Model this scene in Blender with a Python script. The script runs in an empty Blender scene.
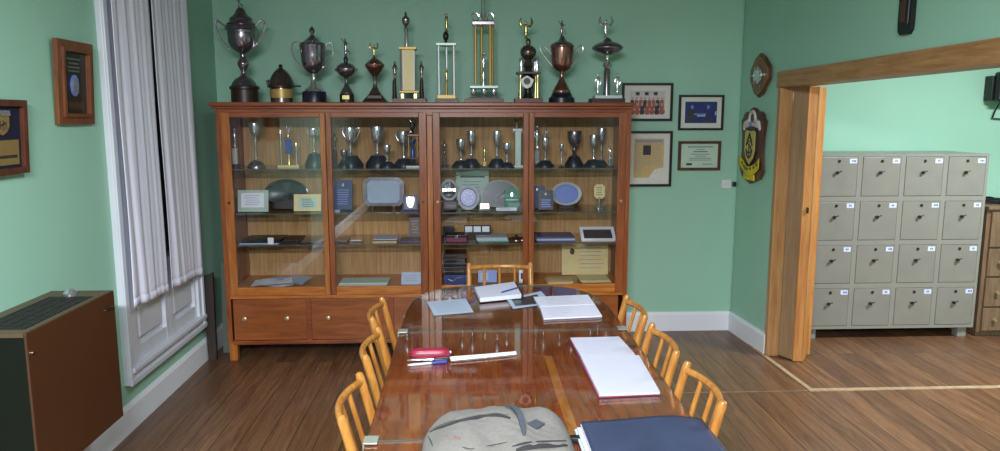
import bpy, bmesh, math, random
from mathutils import Vector, Matrix
random.seed(7)
PI = math.pi
C = bpy.context.scene.collection
# ------------------------------------------------------------------ survey camera (turns measured pixels into metres)
F, PT, YW, EYE = 735.0, math.radians(8.5), math.radians(2.6), 1.72
def ray(px, py):
    x = (px-500)/F; y = -(py-225.5)/F
    fy = math.cos(PT)+y*math.sin(PT); z = -math.sin(PT)+y*math.cos(PT)
    return (x*math.cos(YW)+fy*math.sin(YW), -x*math.sin(YW)+fy*math.cos(YW), z)
def at(px, py, Y):
    r = ray(px, py); t = Y/r[1]
    return Vector((t*r[0], Y, EYE+t*r[2]))
def atz(px, py, z):
    r = ray(px, py); t = (z-EYE)/r[2]
    return Vector((t*r[0], t*r[1], z))
def mpp(Y): return Y/F*0.995
# ------------------------------------------------------------------ materials
def lin(h):
    h = h.lstrip('#'); o = []
    for i in (0, 2, 4):
        c = int(h[i:i+2], 16)/255
        o.append(c/12.92 if c <= .04045 else ((c+.055)/1.055)**2.4)
    return (*o, 1)
MATS = {}
def new(name):
    m = bpy.data.materials.new(name); m.use_nodes = True
    nt = m.node_tree; b = nt.nodes['Principled BSDF']
    MATS[name] = m
    return m, nt, b
def N(nt, t, **k):
    n = nt.nodes.new(t)
    for a, v in k.items():
        if hasattr(n, a): setattr(n, a, v)
        else: n.inputs[a].default_value = v
    return n
def flat(name, col, rough=.5, metal=0., var=.06, scale=30., coat=0., bump=0., spec=.5):
    """plain surface with a little procedural mottling"""
    m, nt, b = new(name); L = nt.links
    tc = N(nt, 'ShaderNodeTexCoord'); n = N(nt, 'ShaderNodeTexNoise'); n.inputs['Scale'].default_value = scale; n.inputs['Detail'].default_value = 3
    L.new(tc.outputs['Object'], n.inputs['Vector'])
    mr = N(nt, 'ShaderNodeMapRange'); mr.inputs[3].default_value = 1-var*1.6; mr.inputs[4].default_value = 1+var*1.6
    L.new(n.outputs['Fac'], mr.inputs[0])
    h = N(nt, 'ShaderNodeHueSaturation'); h.inputs['Color'].default_value = lin(col)
    L.new(mr.outputs[0], h.inputs['Value']); L.new(h.outputs[0], b.inputs['Base Color'])
    b.inputs['Roughness'].default_value = rough; b.inputs['Metallic'].default_value = metal
    b.inputs['Coat Weight'].default_value = coat; b.inputs['Coat Roughness'].default_value = .06
    b.inputs['Specular IOR Level'].default_value = spec
    if bump:
        bp = N(nt, 'ShaderNodeBump'); bp.inputs['Strength'].default_value = bump; bp.inputs['Distance'].default_value = .004
        L.new(n.outputs['Fac'], bp.inputs['Height']); L.new(bp.outputs[0], b.inputs['Normal'])
    return m
def wood(name, c1, c2, stretch=(1, 1, 12), scale=6., rough=.35, coat=.0, coord='Object', bump=.05, big=.35):
    """grain runs along the axis whose stretch is SMALL"""
    m, nt, b = new(name); L = nt.links
    tc = N(nt, 'ShaderNodeTexCoord'); mp = N(nt, 'ShaderNodeMapping'); mp.inputs['Scale'].default_value = stretch
    L.new(tc.outputs[coord], mp.inputs['Vector'])
    n = N(nt, 'ShaderNodeTexNoise'); n.inputs['Scale'].default_value = scale; n.inputs['Detail'].default_value = 6; n.inputs['Roughness'].default_value = .62; n.inputs['Distortion'].default_value = .6
    L.new(mp.outputs[0], n.inputs['Vector'])
    n2 = N(nt, 'ShaderNodeTexNoise'); n2.inputs['Scale'].default_value = 1.7; n2.inputs['Detail'].default_value = 2
    L.new(tc.outputs[coord], n2.inputs['Vector'])
    mx = N(nt, 'ShaderNodeMath', operation='MULTIPLY_ADD'); mx.inputs[1].default_value = big; L.new(n2.outputs['Fac'], mx.inputs[0])
    L.new(n.outputs['Fac'], mx.inputs[2])
    r = N(nt, 'ShaderNodeValToRGB'); r.color_ramp.elements[0].position = .38+big*.4; r.color_ramp.elements[1].position = .66+big*.6
    r.color_ramp.elements[0].color = lin(c1); r.color_ramp.elements[1].color = lin(c2)
    L.new(mx.outputs[0], r.inputs[0]); L.new(r.outputs[0], b.inputs['Base Color'])
    b.inputs['Roughness'].default_value = rough; b.inputs['Coat Weight'].default_value = coat; b.inputs['Coat Roughness'].default_value = .05
    if bump:
        bp = N(nt, 'ShaderNodeBump'); bp.inputs['Strength'].default_value = bump; bp.inputs['Distance'].default_value = .003
        L.new(n.outputs['Fac'], bp.inputs['Height']); L.new(bp.outputs[0], b.inputs['Normal'])
    return m
def thin_glass(name, tint='#F4FAF7', ior=1.5, rough=.0, haze=0., hazecol='#AEB6B8'):
    m, nt, b = new(name); L = nt.links
    nt.nodes.remove(b); out = nt.nodes['Material Output']
    t = N(nt, 'ShaderNodeBsdfTransparent'); t.inputs[0].default_value = lin(tint)
    g = N(nt, 'ShaderNodeBsdfGlossy'); g.inputs['Roughness'].default_value = rough
    f = N(nt, 'ShaderNodeFresnel')
    ge = N(nt, 'ShaderNodeNewGeometry'); mi = N(nt, 'ShaderNodeMapRange'); mi.inputs[3].default_value = ior; mi.inputs[4].default_value = 1/ior   # thin sheet: both faces act as an outer face
    L.new(ge.outputs['Backfacing'], mi.inputs[0]); L.new(mi.outputs[0], f.inputs['IOR'])
    mx = N(nt, 'ShaderNodeMixShader'); L.new(f.outputs[0], mx.inputs[0]); L.new(t.outputs[0], mx.inputs[1]); L.new(g.outputs[0], mx.inputs[2])
    last = mx
    if haze:
        d = N(nt, 'ShaderNodeBsdfDiffuse'); d.inputs[0].default_value = lin(hazecol)
        m2 = N(nt, 'ShaderNodeMixShader'); m2.inputs[0].default_value = haze
        L.new(mx.outputs[0], m2.inputs[1]); L.new(d.outputs[0], m2.inputs[2]); last = m2
        tc = N(nt, 'ShaderNodeTexCoord'); nz = N(nt, 'ShaderNodeTexNoise'); nz.inputs['Scale'].default_value = 7; nz.inputs['Detail'].default_value = 8; nz.inputs['Roughness'].default_value = .75
        L.new(tc.outputs['Object'], nz.inputs['Vector']); hr = N(nt, 'ShaderNodeMapRange'); hr.inputs[1].default_value = .5; hr.inputs[2].default_value = .75; hr.inputs[3].default_value = haze*.3; hr.inputs[4].default_value = haze*4
        L.new(nz.outputs['Fac'], hr.inputs[0]); L.new(hr.outputs[0], m2.inputs[0])   # dusty smears
    L.new(last.outputs[0], out.inputs['Surface'])
    return m
def paint(name, col, bump=.12):
    m, nt, b = new(name); L = nt.links
    tc = N(nt, 'ShaderNodeTexCoord'); n = N(nt, 'ShaderNodeTexNoise'); n.inputs['Scale'].default_value = 1.3; n.inputs['Detail'].default_value = 5
    L.new(tc.outputs['Object'], n.inputs['Vector'])
    mr = N(nt, 'ShaderNodeMapRange'); mr.inputs[3].default_value = .93; mr.inputs[4].default_value = 1.07; L.new(n.outputs['Fac'], mr.inputs[0])
    h = N(nt, 'ShaderNodeHueSaturation'); h.inputs['Color'].default_value = lin(col); L.new(mr.outputs[0], h.inputs['Value']); L.new(h.outputs[0], b.inputs['Base Color'])
    n2 = N(nt, 'ShaderNodeTexNoise'); n2.inputs['Scale'].default_value = 35; L.new(tc.outputs['Object'], n2.inputs['Vector'])
    bp = N(nt, 'ShaderNodeBump'); bp.inputs['Strength'].default_value = bump; bp.inputs['Distance'].default_value = .004
    L.new(n2.outputs['Fac'], bp.inputs['Height']); L.new(bp.outputs[0], b.inputs['Normal'])
    b.inputs['Roughness'].default_value = .55
    return m
def floor_mat():
    m, nt, b = new('floorboards'); L = nt.links
    tc = N(nt, 'ShaderNodeTexCoord'); sp = N(nt, 'ShaderNodeSeparateXYZ'); L.new(tc.outputs['Object'], sp.inputs[0])
    cb = N(nt, 'ShaderNodeCombineXYZ'); L.new(sp.outputs['Y'], cb.inputs['X']); L.new(sp.outputs['X'], cb.inputs['Y'])
    br = N(nt, 'ShaderNodeTexBrick'); L.new(cb.outputs[0], br.inputs['Vector'])
    br.offset = .37; br.inputs['Scale'].default_value = 1; br.inputs['Brick Width'].default_value = 3.1; br.inputs['Row Height'].default_value = .135
    br.inputs['Mortar Size'].default_value = .0022; br.inputs['Mortar Smooth'].default_value = .3; br.inputs['Bias'].default_value = 0
    br.inputs['Color1'].default_value = (0, 0, 0, 1); br.inputs['Color2'].default_value = (1, 1, 1, 1); br.inputs['Mortar'].default_value = (.5, .5, .5, 1)
    mp = N(nt, 'ShaderNodeMapping'); mp.inputs['Scale'].default_value = (17, .9, 1); L.new(tc.outputs['Object'], mp.inputs['Vector'])
    # every board gets its own grain
    va = N(nt, 'ShaderNodeVectorMath', operation='MULTIPLY_ADD'); va.inputs[1].default_value = (7, 13, 5); L.new(br.outputs['Color'], va.inputs[0]); L.new(mp.outputs[0], va.inputs[2])
    n = N(nt, 'ShaderNodeTexNoise'); n.inputs['Scale'].default_value = 1.6; n.inputs['Detail'].default_value = 7; n.inputs['Roughness'].default_value = .74; n.inputs['Distortion'].default_value = 1.6
    L.new(va.outputs[0], n.inputs['Vector'])
    r = N(nt, 'ShaderNodeValToRGB'); e = r.color_ramp.elements
    e[0].position = .30; e[0].color = lin('#4A3224'); e[1].position = .72; e[1].color = lin('#8E6848')
    e2 = r.color_ramp.elements.new(.5); e2.color = lin('#6C4930')
    L.new(n.outputs['Fac'], r.inputs[0])
    hs = N(nt, 'ShaderNodeHueSaturation'); L.new(r.outputs[0], hs.inputs['Color'])
    mr = N(nt, 'ShaderNodeMapRange'); mr.inputs[3].default_value = .78; mr.inputs[4].default_value = 1.25; L.new(br.outputs['Color'], mr.inputs[0]); L.new(mr.outputs[0], hs.inputs['Value'])
    # worn, greyer patches
    n3 = N(nt, 'ShaderNodeTexNoise'); n3.inputs['Scale'].default_value = .9; n3.inputs['Detail'].default_value = 4; L.new(tc.outputs['Object'], n3.inputs['Vector'])
    mr3 = N(nt, 'ShaderNodeMapRange'); mr3.inputs[1].default_value = .4; mr3.inputs[2].default_value = .7; mr3.inputs[3].default_value = 0; mr3.inputs[4].default_value = .3; L.new(n3.outputs['Fac'], mr3.inputs[0])
    mg = N(nt, 'ShaderNodeMixRGB'); mg.inputs[2].default_value = lin('#6A594B'); L.new(mr3.outputs[0], mg.inputs[0]); L.new(hs.outputs[0], mg.inputs[1])
    md = N(nt, 'ShaderNodeMixRGB'); md.inputs[2].default_value = lin('#1C130E'); L.new(br.outputs['Fac'], md.inputs[0]); L.new(mg.outputs[0], md.inputs[1])
    L.new(md.outputs[0], b.inputs['Base Color'])
    b.inputs['Roughness'].default_value = .36
    bp = N(nt, 'ShaderNodeBump'); bp.inputs['Strength'].default_value = .25; bp.inputs['Distance'].default_value = .003; bp.invert = True
    L.new(br.outputs['Fac'], bp.inputs['Height']); L.new(bp.outputs[0], b.inputs['Normal'])
    return m
M = dict(
    wall=paint('green_wall_paint', '#9CCAB4'), wall_dimmed=paint('wall_paint_dimmed', '#4E6258'), floor=floor_mat(), ceil=paint('ceiling_paint', '#8C908C'),  # second wall colour is darkened to dim the unseen rear walls
    base=paint('baseboard_paint', '#E8EAF2', .3), white=flat('white_gloss_paint', '#D3D6E0', .4, var=.05, scale=5),
    cab=wood('cabinet_wood', '#743616', '#9C5428', (9, 9, .8), 5, .32, .15),
    cabh=wood('cabinet_wood_rails', '#6E3018', '#985028', (.8, 9, 9), 5, .32, .15),
    cabl=wood('cabinet_light_wood', '#9A5018', '#C07A30', (.8, 9, 9), 5, .35, .1),
    cabv=wood('cabinet_light_posts', '#8A4A1C', '#B46E30', (9, 9, .8), 5, .35, .1),
    drawer=wood('drawer_front_wood', '#763C18', '#985426', (1, 8, 8), 4, .3, .2),
    back=wood('cabinet_back_board', '#A87C4A', '#D0A26C', (12, 1, .6), 5, .7),
    table=wood('table_top_wood', '#7C2E0A', '#A8541A', (10, .8, 1), 4, .22, .6),
    tablestrip=wood('table_inlay_wood', '#A55C1C', '#C67A2C', (10, .8, 1), 4, .3, .3),
    tableleg=wood('table_leg_wood', '#4A2010', '#703416', (9, 9, .8), 4, .35),
    chair=wood('chair_honey_wood', '#9A6228', '#BE853E', (5, 5, 1), 7, .3, .2),
    frame=wood('door_frame_wood', '#94683E', '#B88C5E', (9, .8, 9), 5, .45),
    framev=wood('door_jamb_wood', '#A87848', '#C89A68', (9, 9, .6), 5, .45),
    fold=wood('folding_door_wood', '#B0703A', '#D09450', (9, 9, .6), 5, .4),
    fold_shade=wood('folding_door_shaded_wood', '#94785A', '#AE8E6C', (9, 9, .6), 5, .5),  # shade on the first folded panel put into the wood colour
    strip=wood('floor_strip_wood', '#9C8468', '#C2AA88', (4, 4, 1), 5, .5),
    stripd=wood('floor_joint_wood', '#6E5A46', '#8E7860', (4, 4, 1), 5, .5),
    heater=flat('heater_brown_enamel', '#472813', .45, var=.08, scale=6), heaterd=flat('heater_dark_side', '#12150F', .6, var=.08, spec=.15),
    heatert=flat('heater_top_brown', '#5A4430', .45), grille=flat('grille_black_metal', '#2A2725', .5, metal=.3),
    locker=flat('locker_grey_enamel', '#8A8881', .38, var=.05, scale=8), lockerd=flat('locker_dark_gap', '#35362F', .6),
    lockerdoor=flat('locker_door_enamel', '#86837B', .36, var=.07, scale=9),
    drawcab=wood('drawer_unit_wood', '#6A5440', '#866C54', (9, 9, 1), 5, .4),
    silver=flat('silver_plate', '#D6D5DA', .17, .85, .1, 14), silverb=flat('polished_silver_rim', '#DCDCE2', .35, .35, .05), tarnish=flat('tarnished_silver', '#8A808A', .2, .85, .18, 12),
    copper=flat('tarnished_copper', '#9A6E64', .2, .85, .2, 12), bronze=flat('dark_bronze', '#746460', .22, .85, .15, 12),
    gold=flat('gold_plate', '#CDB882', .25, 1., .1, 14), goldp=flat('gold_plastic', '#BC9C58', .4, .3, .08),
    cream=flat('cream_column', '#E4CF92', .45, 0., .06), paleglass=flat('pale_green_column', '#A9BBAF', .35, .2, .05),
    navy=flat('navy_base', '#14162A', .35, var=.1), black=flat('black_plastic', '#17171A', .35, var=.1), ebony=flat('dark_wood_base', '#33221C', .4),
    basewood=flat('trophy_base_wood', '#5C3826', .4), marble=flat('white_marble', '#D8D8D6', .35, var=.1, scale=20),
    bluemet=flat('blue_metal', '#3B4A9A', .3, .7), paper=flat('white_paper', '#B6B7C6', .8, var=.02, spec=.2), paper_lit=flat('lightened_far_paper', '#CDCEDE', .8, var=.02, spec=.2), cardw=flat('white_card', '#E4E6EE', .7, var=.02), paper2=flat('blue_grey_paper', '#A9B7CC', .7, var=.04),  # second paper is lightened for the far sheets, making up for weaker light
    line=flat('pencil_grey_print', '#8F94A8', .8), ink=flat('dark_print', '#3E4048', .8), blueink=flat('blue_ink', '#3A3F8C', .5),
    cloth=flat('curtain_cloth', '#E9E8FA', .85, var=.03, scale=60), clothn=flat('grey_canvas', '#6C6965', .92, var=.1, scale=90, bump=.5),
    strap=flat('dark_strap', '#3A3E48', .8, bump=.3), zip=flat('zip_dark_grey', '#2B2A2C', .7), stitch=flat('brown_stitching', '#7E5848', .8),
    folder=flat('navy_folder_vinyl', '#2D364F', .5, var=.24, scale=12, bump=.15), red=flat('dark_red_leather', '#8C1A38', .35), redb=flat('crimson_cover', '#7A2A48', .5),
    blue=flat('blue_card', '#2C3A6E', .5), bluel=flat('blue_enamel', '#6E82C8', .3), teal=flat('green_box', '#1F7A58', .5), violet=flat('violet_plate_enamel', '#4A4A9C', .3),
    dkglass=flat('smoked_dish', '#2A3238', .3, .0, spec=.35), dkrim=flat('dark_green_rim', '#5A6A62', .4, .3), yellow=flat('yellow_paint', '#D8C41E', .5), crestc=flat('cream_shield', '#CDBE6C', .5), pinkw=flat('white_relief', '#D8CFC8', .6),
    plaque=wood('plaque_brown_wood', '#4A281C', '#6C3E2A', (5, 5, 1), 5, .4), plaql=wood('plaque_light_wood', '#6C4428', '#9C7048', (5, 5, 1), 5, .4),
    pframe=wood('plaque_frame_wood', '#643820', '#84502E', (5, 5, 1), 6, .35), pdark=flat('plaque_dark_panel', '#22241E', .25), pblue=flat('plaque_blue_velvet', '#0F132E', .7),
    brass=flat('brass_plate', '#A88E58', .4, .5), fblack=flat('black_frame', '#1C1A1C', .4), mat=flat('mount_board', '#D6D8CE', .7), sepia=flat('old_newsprint', '#C8AE7C', .8, var=.08, scale=40),
    photoblue=flat('night_photo_blue', '#2A3470', .4, var=.3, scale=14), photored=flat('team_shirt_red', '#A0584C', .6, var=.2), skin=flat('photo_skin_tone', '#B89684', .6), photogr=flat('photo_pale', '#C8C0C0', .5, var=.1),
    cert=flat('pale_green_certificate', '#B9D2C0', .5, var=.04), boardd=wood('dark_plank', '#241A15', '#3A2A22', (6, 6, 1), 5, .6), boardg=flat('grey_green_board', '#5C6458', .6),
    chrome=flat('chrome', '#C8C8CC', .15, 1.), brassk=flat('knob_pale_metal', '#B6A27C', .35, .6), dark=flat('lock_dark_metal', '#3C382E', .4, .6),
    tag=flat('white_blue_label', '#CDD6F0', .6), device=flat('pale_blue_front', '#7E98C0', .4), switch=flat('white_plastic', '#DADADA', .4),
    pane=thin_glass('pane_glass', '#FCFDFE', 1.52), shelfg=thin_glass('shelf_glass', '#EEF5F1', 1.5, .02), tglass=thin_glass('table_glass', '#F6F8F4', 1.62, .025, .015),
    night=flat('night_dark_behind', '#14161C', .4), edge=flat('glass_edge_green', '#454C46', .4), wire=flat('pale_wire', '#B9C7BA', .5), clip=flat('metal_clip', '#9AA396', .35, .4),
    plastic=thin_glass('clear_sleeve', '#F2F4F6', 1.45, .08, .06),
)
# ------------------------------------------------------------------ mesh builder
class MB:
    def __init__(s): s.v = []; s.f = []; s.mi = []; s.sm = []; s.cur = 0; s.smooth = False
    def mat(s, i): s.cur = i; return s
    def add(s, vs, fs, smooth=None):
        o = len(s.v); s.v += [tuple(p) for p in vs]
        for f in fs: s.f.append([i+o for i in f]); s.mi.append(s.cur); s.sm.append(s.smooth if smooth is None else smooth)
        return s
    def box(s, x0, x1, y0, y1, z0, z1, bev=0.):
        if bev:
            bm = bmesh.new(); bmesh.ops.create_cube(bm, size=1)
            for v in bm.verts: v.co = Vector(((x0+x1)/2+v.co.x*(x1-x0), (y0+y1)/2+v.co.y*(y1-y0), (z0+z1)/2+v.co.z*(z1-z0)))
            bmesh.ops.bevel(bm, geom=bm.edges[:], offset=min(bev, .45*min(abs(x1-x0), abs(y1-y0), abs(z1-z0))), segments=2, affect='EDGES', profile=.5)
            bm.verts.index_update(); vs = [v.co[:] for v in bm.verts]; fs = [[v.index for v in f.verts] for f in bm.faces]; bm.free()
            return s.add(vs, fs, False)
        vs = [(x, y, z) for x in (x0, x1) for y in (y0, y1) for z in (z0, z1)]
        return s.add(vs, [(0, 1, 3, 2), (4, 6, 7, 5), (0, 4, 5, 1), (2, 3, 7, 6), (0, 2, 6, 4), (1, 5, 7, 3)], False)
    def obox(s, c, ax, ay, az, bev=0.):
        """oriented box: centre and three half-axis vectors"""
        t = MB(); t.box(-1, 1, -1, 1, -1, 1)
        if bev:
            lx, ly, lz = Vector(ax).length, Vector(ay).length, Vector(az).length
            t = MB(); t.box(-lx, lx, -ly, ly, -lz, lz, bev); t.v = [(p[0]/lx, p[1]/ly, p[2]/lz) for p in t.v]
        c = Vector(c); ax = Vector(ax); ay = Vector(ay); az = Vector(az)
        return s.add([c+ax*p[0]+ay*p[1]+az*p[2] for p in t.v], t.f, False)
    def lathe(s, cx, cy, prof, seg=20, sx=1., sy=1.):
        vs = []; fs = []; n = len(prof)
        for z, r in prof:
            for k in range(seg):
                a = 2*PI*k/seg; vs.append((cx+r*sx*math.cos(a), cy+r*sy*math.sin(a), z))
        for i in range(n-1):
            for k in range(seg):
                k2 = (k+1) % seg; fs.append((i*seg+k, i*seg+k2, (i+1)*seg+k2, (i+1)*seg+k))
        fs.append(tuple(range(seg))[::-1]); fs.append(tuple((n-1)*seg+k for k in range(seg)))
        if prof[0][0] > prof[-1][0]: fs = [f[::-1] for f in fs]
        return s.add(vs, fs, True)
    def tube(s, pts, r, seg=8, closed=False):
        pts = [Vector(p) for p in pts]; n = len(pts)
        rs = r if isinstance(r, (list, tuple)) else [r]*n
        vs = []; fs = []; up = None
        for i, p in enumerate(pts):
            a = pts[(i-1) % n] if (closed or i > 0) else p; b = pts[(i+1) % n] if (closed or i < n-1) else p
            d = (b-a).normalized()
            if up is None: up = d.orthogonal().normalized()
            up = (up-d*up.dot(d)).normalized(); w = d.cross(up)
            for k in range(seg):
                t = 2*PI*k/seg; vs.append(p+(up*math.cos(t)+w*math.sin(t))*rs[i])
        m = n if closed else n-1
        for i in range(m):
            j = (i+1) % n
            for k in range(seg):
                k2 = (k+1) % seg; fs.append((i*seg+k, i*seg+k2, j*seg+k2, j*seg+k))
        if not closed: fs.append(tuple(range(seg))[::-1]); fs.append(tuple((n-1)*seg+k for k in range(seg)))
        return s.add(vs, fs, True)
    def prism(s, poly, o, u, v, w):
        """2-D polygon poly in axes u,v from origin o, extruded by vector w"""
        o, u, v, w = map(Vector, (o, u, v, w)); n = len(poly)
        a = [o+u*p[0]+v*p[1] for p in poly]; b = [p+w for p in a]
        fs = [tuple(range(n))[::-1], tuple(range(n, 2*n))]+[(i, (i+1) % n, n+(i+1) % n, n+i) for i in range(n)]
        return s.add(a+b, fs, False)
    def disc(s, c, u, v, w, ru, rv, seg=28):
        return s.prism([(ru*math.cos(2*PI*k/seg), rv*math.sin(2*PI*k/seg)) for k in range(seg)], c, u, v, w)
    def ball(s, c, r, seg=12, sz=1.):
        n = 8; return s.lathe(c[0], c[1], [(c[2]+r*sz*math.sin(-PI/2+PI*i/n), max(1e-4, r*math.cos(-PI/2+PI*i/n))) for i in range(n+1)], seg)
    def grid(s, fn, nu, nv, smooth=True):
        vs = [fn(i/(nu-1), j/(nv-1)) for j in range(nv) for i in range(nu)]
        fs = [(j*nu+i, j*nu+i+1, (j+1)*nu+i+1, (j+1)*nu+i) for j in range(nv-1) for i in range(nu-1)]
        return s.add(vs, fs, smooth)
    def build(s, name, mats, parent=None, origin=None, fixn=True):
        if not isinstance(mats, (list, tuple)): mats = [mats]
        if parent is not None: org = WORLD[parent.name] if origin is None else Vector(origin)
        elif origin is None:
            xs = [p[0] for p in s.v]; ys = [p[1] for p in s.v]; zs = [p[2] for p in s.v]
            org = Vector(((min(xs)+max(xs))/2, (min(ys)+max(ys))/2, min(zs)))
        else: org = Vector(origin)
        me = bpy.data.meshes.new(name); me.from_pydata([tuple(Vector(p)-org) for p in s.v], [], s.f)
        for m in mats: me.materials.append(M[m] if isinstance(m, str) else m)
        for i, p in enumerate(me.polygons): p.material_index = s.mi[i]; p.use_smooth = s.sm[i]
        if fixn:
            bm = bmesh.new(); bm.from_mesh(me); bmesh.ops.recalc_face_normals(bm, faces=bm.faces[:]); bm.to_mesh(me); bm.free()
        if any(s.sm): me.set_sharp_from_angle(angle=math.radians(42))
        o = bpy.data.objects.new(name, me); C.objects.link(o)
        if parent is not None: o.parent = parent; WORLD[o.name] = org; o.location = org-WORLD[parent.name]
        else: o.location = org; WORLD[o.name] = org
        return o
WORLD = {}
def tag(o, label, cat, group=None):
    o['label'] = label; o['category'] = cat
    if group: o['group'] = group
    return o
def thing(name, label, cat, loc, group=None):
    o = bpy.data.objects.new(name, None); C.objects.link(o); o.empty_display_size = .1
    o.location = loc; WORLD[o.name] = Vector(loc)
    return tag(o, label, cat, group)
def struct(o): o['kind'] = 'structure'; return o
X, Yv, Z = (1, 0, 0), (0, 1, 0), (0, 0, 1)
# ------------------------------------------------------------------ the room
XL, YB, XR, XR2, YB2, H = -1.87, 5.70, 2.14, 2.30, 5.95, 3.3
WY0, WY1, WZ0, WZ1 = 4.02, 5.04, .36, 2.95             # window hole
struct(MB().box(-2.1, 5.8, -4.2, 6.1, -.08, 0).build('floor', 'floor', origin=(0, 0, 0)))
struct(MB().box(-2.1, 5.8, -4.2, 6.1, H, H+.08).build('ceiling', 'ceil'))
w = MB().box(XL-.2, XL, -.2, WY0, 0, H).box(XL-.2, XL, WY1, YB, 0, H).box(XL-.2, XL, WY0, WY1, 0, WZ0).box(XL-.2, XL, WY0, WY1, WZ1, H)
struct(w.build('wall_left', 'wall', origin=(XL, 0, 0)))
struct(MB().box(XL-.2, XL, -4.0, -.2, 0, H).build('wall_left_rear', 'wall_dimmed', origin=(XL, -2, 0)))  # unseen rear walls, coloured dark so the cabinet glass reflects less of them
struct(MB().box(2.155, XR2, -4.0, -.2, 0, H).build('wall_right_rear', 'wall_dimmed', origin=(XR, -2, 0)))
struct(MB().box(XL-.2, XR2, YB, YB+.25, 0, H).build('wall_back', 'wall', origin=(0, YB, 0)))
w = MB().prism([(2.128, YB), (2.168, 5.06), (XR2, 5.06), (XR2, YB)], (0, 0, 0), X, Yv, (0, 0, H)).prism([(2.168, 5.06), (2.155, .8), (XR2, .8), (XR2, 5.06)], (0, 0, 2.0), X, Yv, (0, 0, H-2.0)).box(2.155, XR2, -.2, .8, 0, H)
struct(w.build('wall_right', 'wall', origin=(XR, 0, 0)))
struct(MB().box(XL-.2, 5.8, -4.2, -4.0, 0, H).build('wall_front', 'wall_dimmed', origin=(0, -4.0, 0)))
struct(MB().box(XR2, 5.8, YB2, YB2+.2, 0, H).build('wall_annex', 'wall', origin=(3, YB2, 0)))
struct(MB().box(5.6, 5.8, -4.0, YB2, 0, H).build('wall_annex_right', 'wall', origin=(5.6, 2, 0)))
def skirting(name, pts):
    """baseboard of height .15 with a chamfered top along a wall: list of boxes"""
    m = MB()
    for (a, b, n) in pts:
        a = Vector(a); b = Vector(b); n = Vector(n)
        m.prism([(0, 0), (.022, 0), (.022, .135), (.012, .155), (0, .155)], a, n, Z, b-a)
    return struct(m.build(name, 'base'))
skirting('baseboard_left', [((XL, -4.0, 0), (XL, YB, 0), X)])
skirting('baseboard_back', [((XL, YB, 0), (XR, YB, 0), (0, -1, 0))])
skirting('baseboard_right', [((2.168, 5.06, 0), (2.128, YB, 0), (-1, 0, 0))])
# wooden strips let into the floor
struct(MB().prism([(2.118, 5.30), (2.148, 5.30), (2.182, 4.371), (2.152, 4.371)], (0, 0, 0.0005), X, Yv, (0, 0, .006)).build('trim_1', 'strip'))
struct(MB().prism([(2.152, 4.330), (5.6, 4.330), (5.6, 4.37), (2.152, 4.37)], (0, 0, 0.0005), X, Yv, (0, 0, .006)).build('trim_2', 'strip'))
struct(MB().prism([(.9, 4.335), (2.148, 4.335), (2.148, 4.35), (.9, 4.35)], (0, 0, 0.0005), X, Yv, (0, 0, .003)).build('trim_3', 'stripd'))
# door frame of the wide opening
d = bpy.data.objects.new('door_1', None); C.objects.link(d); d.location = (XR, 5.03, 0); WORLD[d.name] = Vector((XR, 5.03, 0)); struct(d)
MB().box(XR+.014, XR+.105, 5.025, 5.075, 0, 1.915, .004).build('jamb', 'framev', d)
MB().prism([(5.065, 1.913), (5.065, 2.017), (.8, 2.045), (.8, 1.941)], (XR+.0, 0, 0), Yv, Z, (XR2+.015-XR, 0, 0)).build('header', 'frame', d)
# ------------------------------------------------------------------ window
wd = bpy.data.objects.new('window_1', None); C.objects.link(wd); wd.location = (XL, 4.53, WZ0); WORLD[wd.name] = Vector((XL, 4.53, WZ0)); struct(wd)
m = MB()
for (a, b, c, dd) in ((3.92, 4.05, .262, 3.05), (5.0, 5.085, .262, 3.05)):
    m.box(XL-.02, XL+.03, a, b, c, dd, .006); m.box(XL+.028, XL+.042, a+(.0 if a < 4.5 else .05), b-(.085 if a < 4.5 else .0), c, dd, .004)
m.box(XL-.018, XL+.0315, 3.918, 5.087, .26, .345, .006); m.box(XL+.0285, XL+.0465, 3.916, 5.089, .258, .29, .005)
m.box(XL-.017, XL+.055, 3.94, 5.07, .325, .352, .005)
m.box(XL-.018, XL+.0315, 3.918, 5.087, 2.95, 3.052, .006)
m.build('casing', 'white', wd)
for k, (a, b) in enumerate(((4.05, 4.545), (4.547, 5.03))):
    m = MB(); st = .055
    for (p, q) in ((a, a+st), (b-st, b)): m.box(XL-.035, XL+.012, p, q, .35, .84)
    m.box(XL-.034, XL+.0105, a+.001, b-.001, .351, .43).box(XL-.034, XL+.0105, a+.001, b-.001, .76, .851)
    m.box(XL-.033, XL-.012, a+.002, b-.002, .352, .8)
    m.box(XL-.03, XL+.004, a+st+.035, b-st-.035, .465, .725, .012)
    ws = .06
    for (p, q) in ((a, a+ws), (b-.012, b)) if k == 0 else ((a, a+.012), (b-ws, b)): m.box(XL-.035, XL-.005, p, q, .85, 2.95)
    m.box(XL-.0345, XL-.006, a+.001, b-.001, 2.6, 2.63)
    lf = m.build('casement_leaf', 'white', wd)
    MB().box(XL-.026, XL-.022, a+.01, b-.01, .85, 2.95).build('pane', 'pane', lf)
    MB().box(XL-.09, XL-.07, a, b, .85, 2.95).build('night_sheet', 'night', lf)  # dark sheet behind the pane, standing in for the night outside
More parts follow.
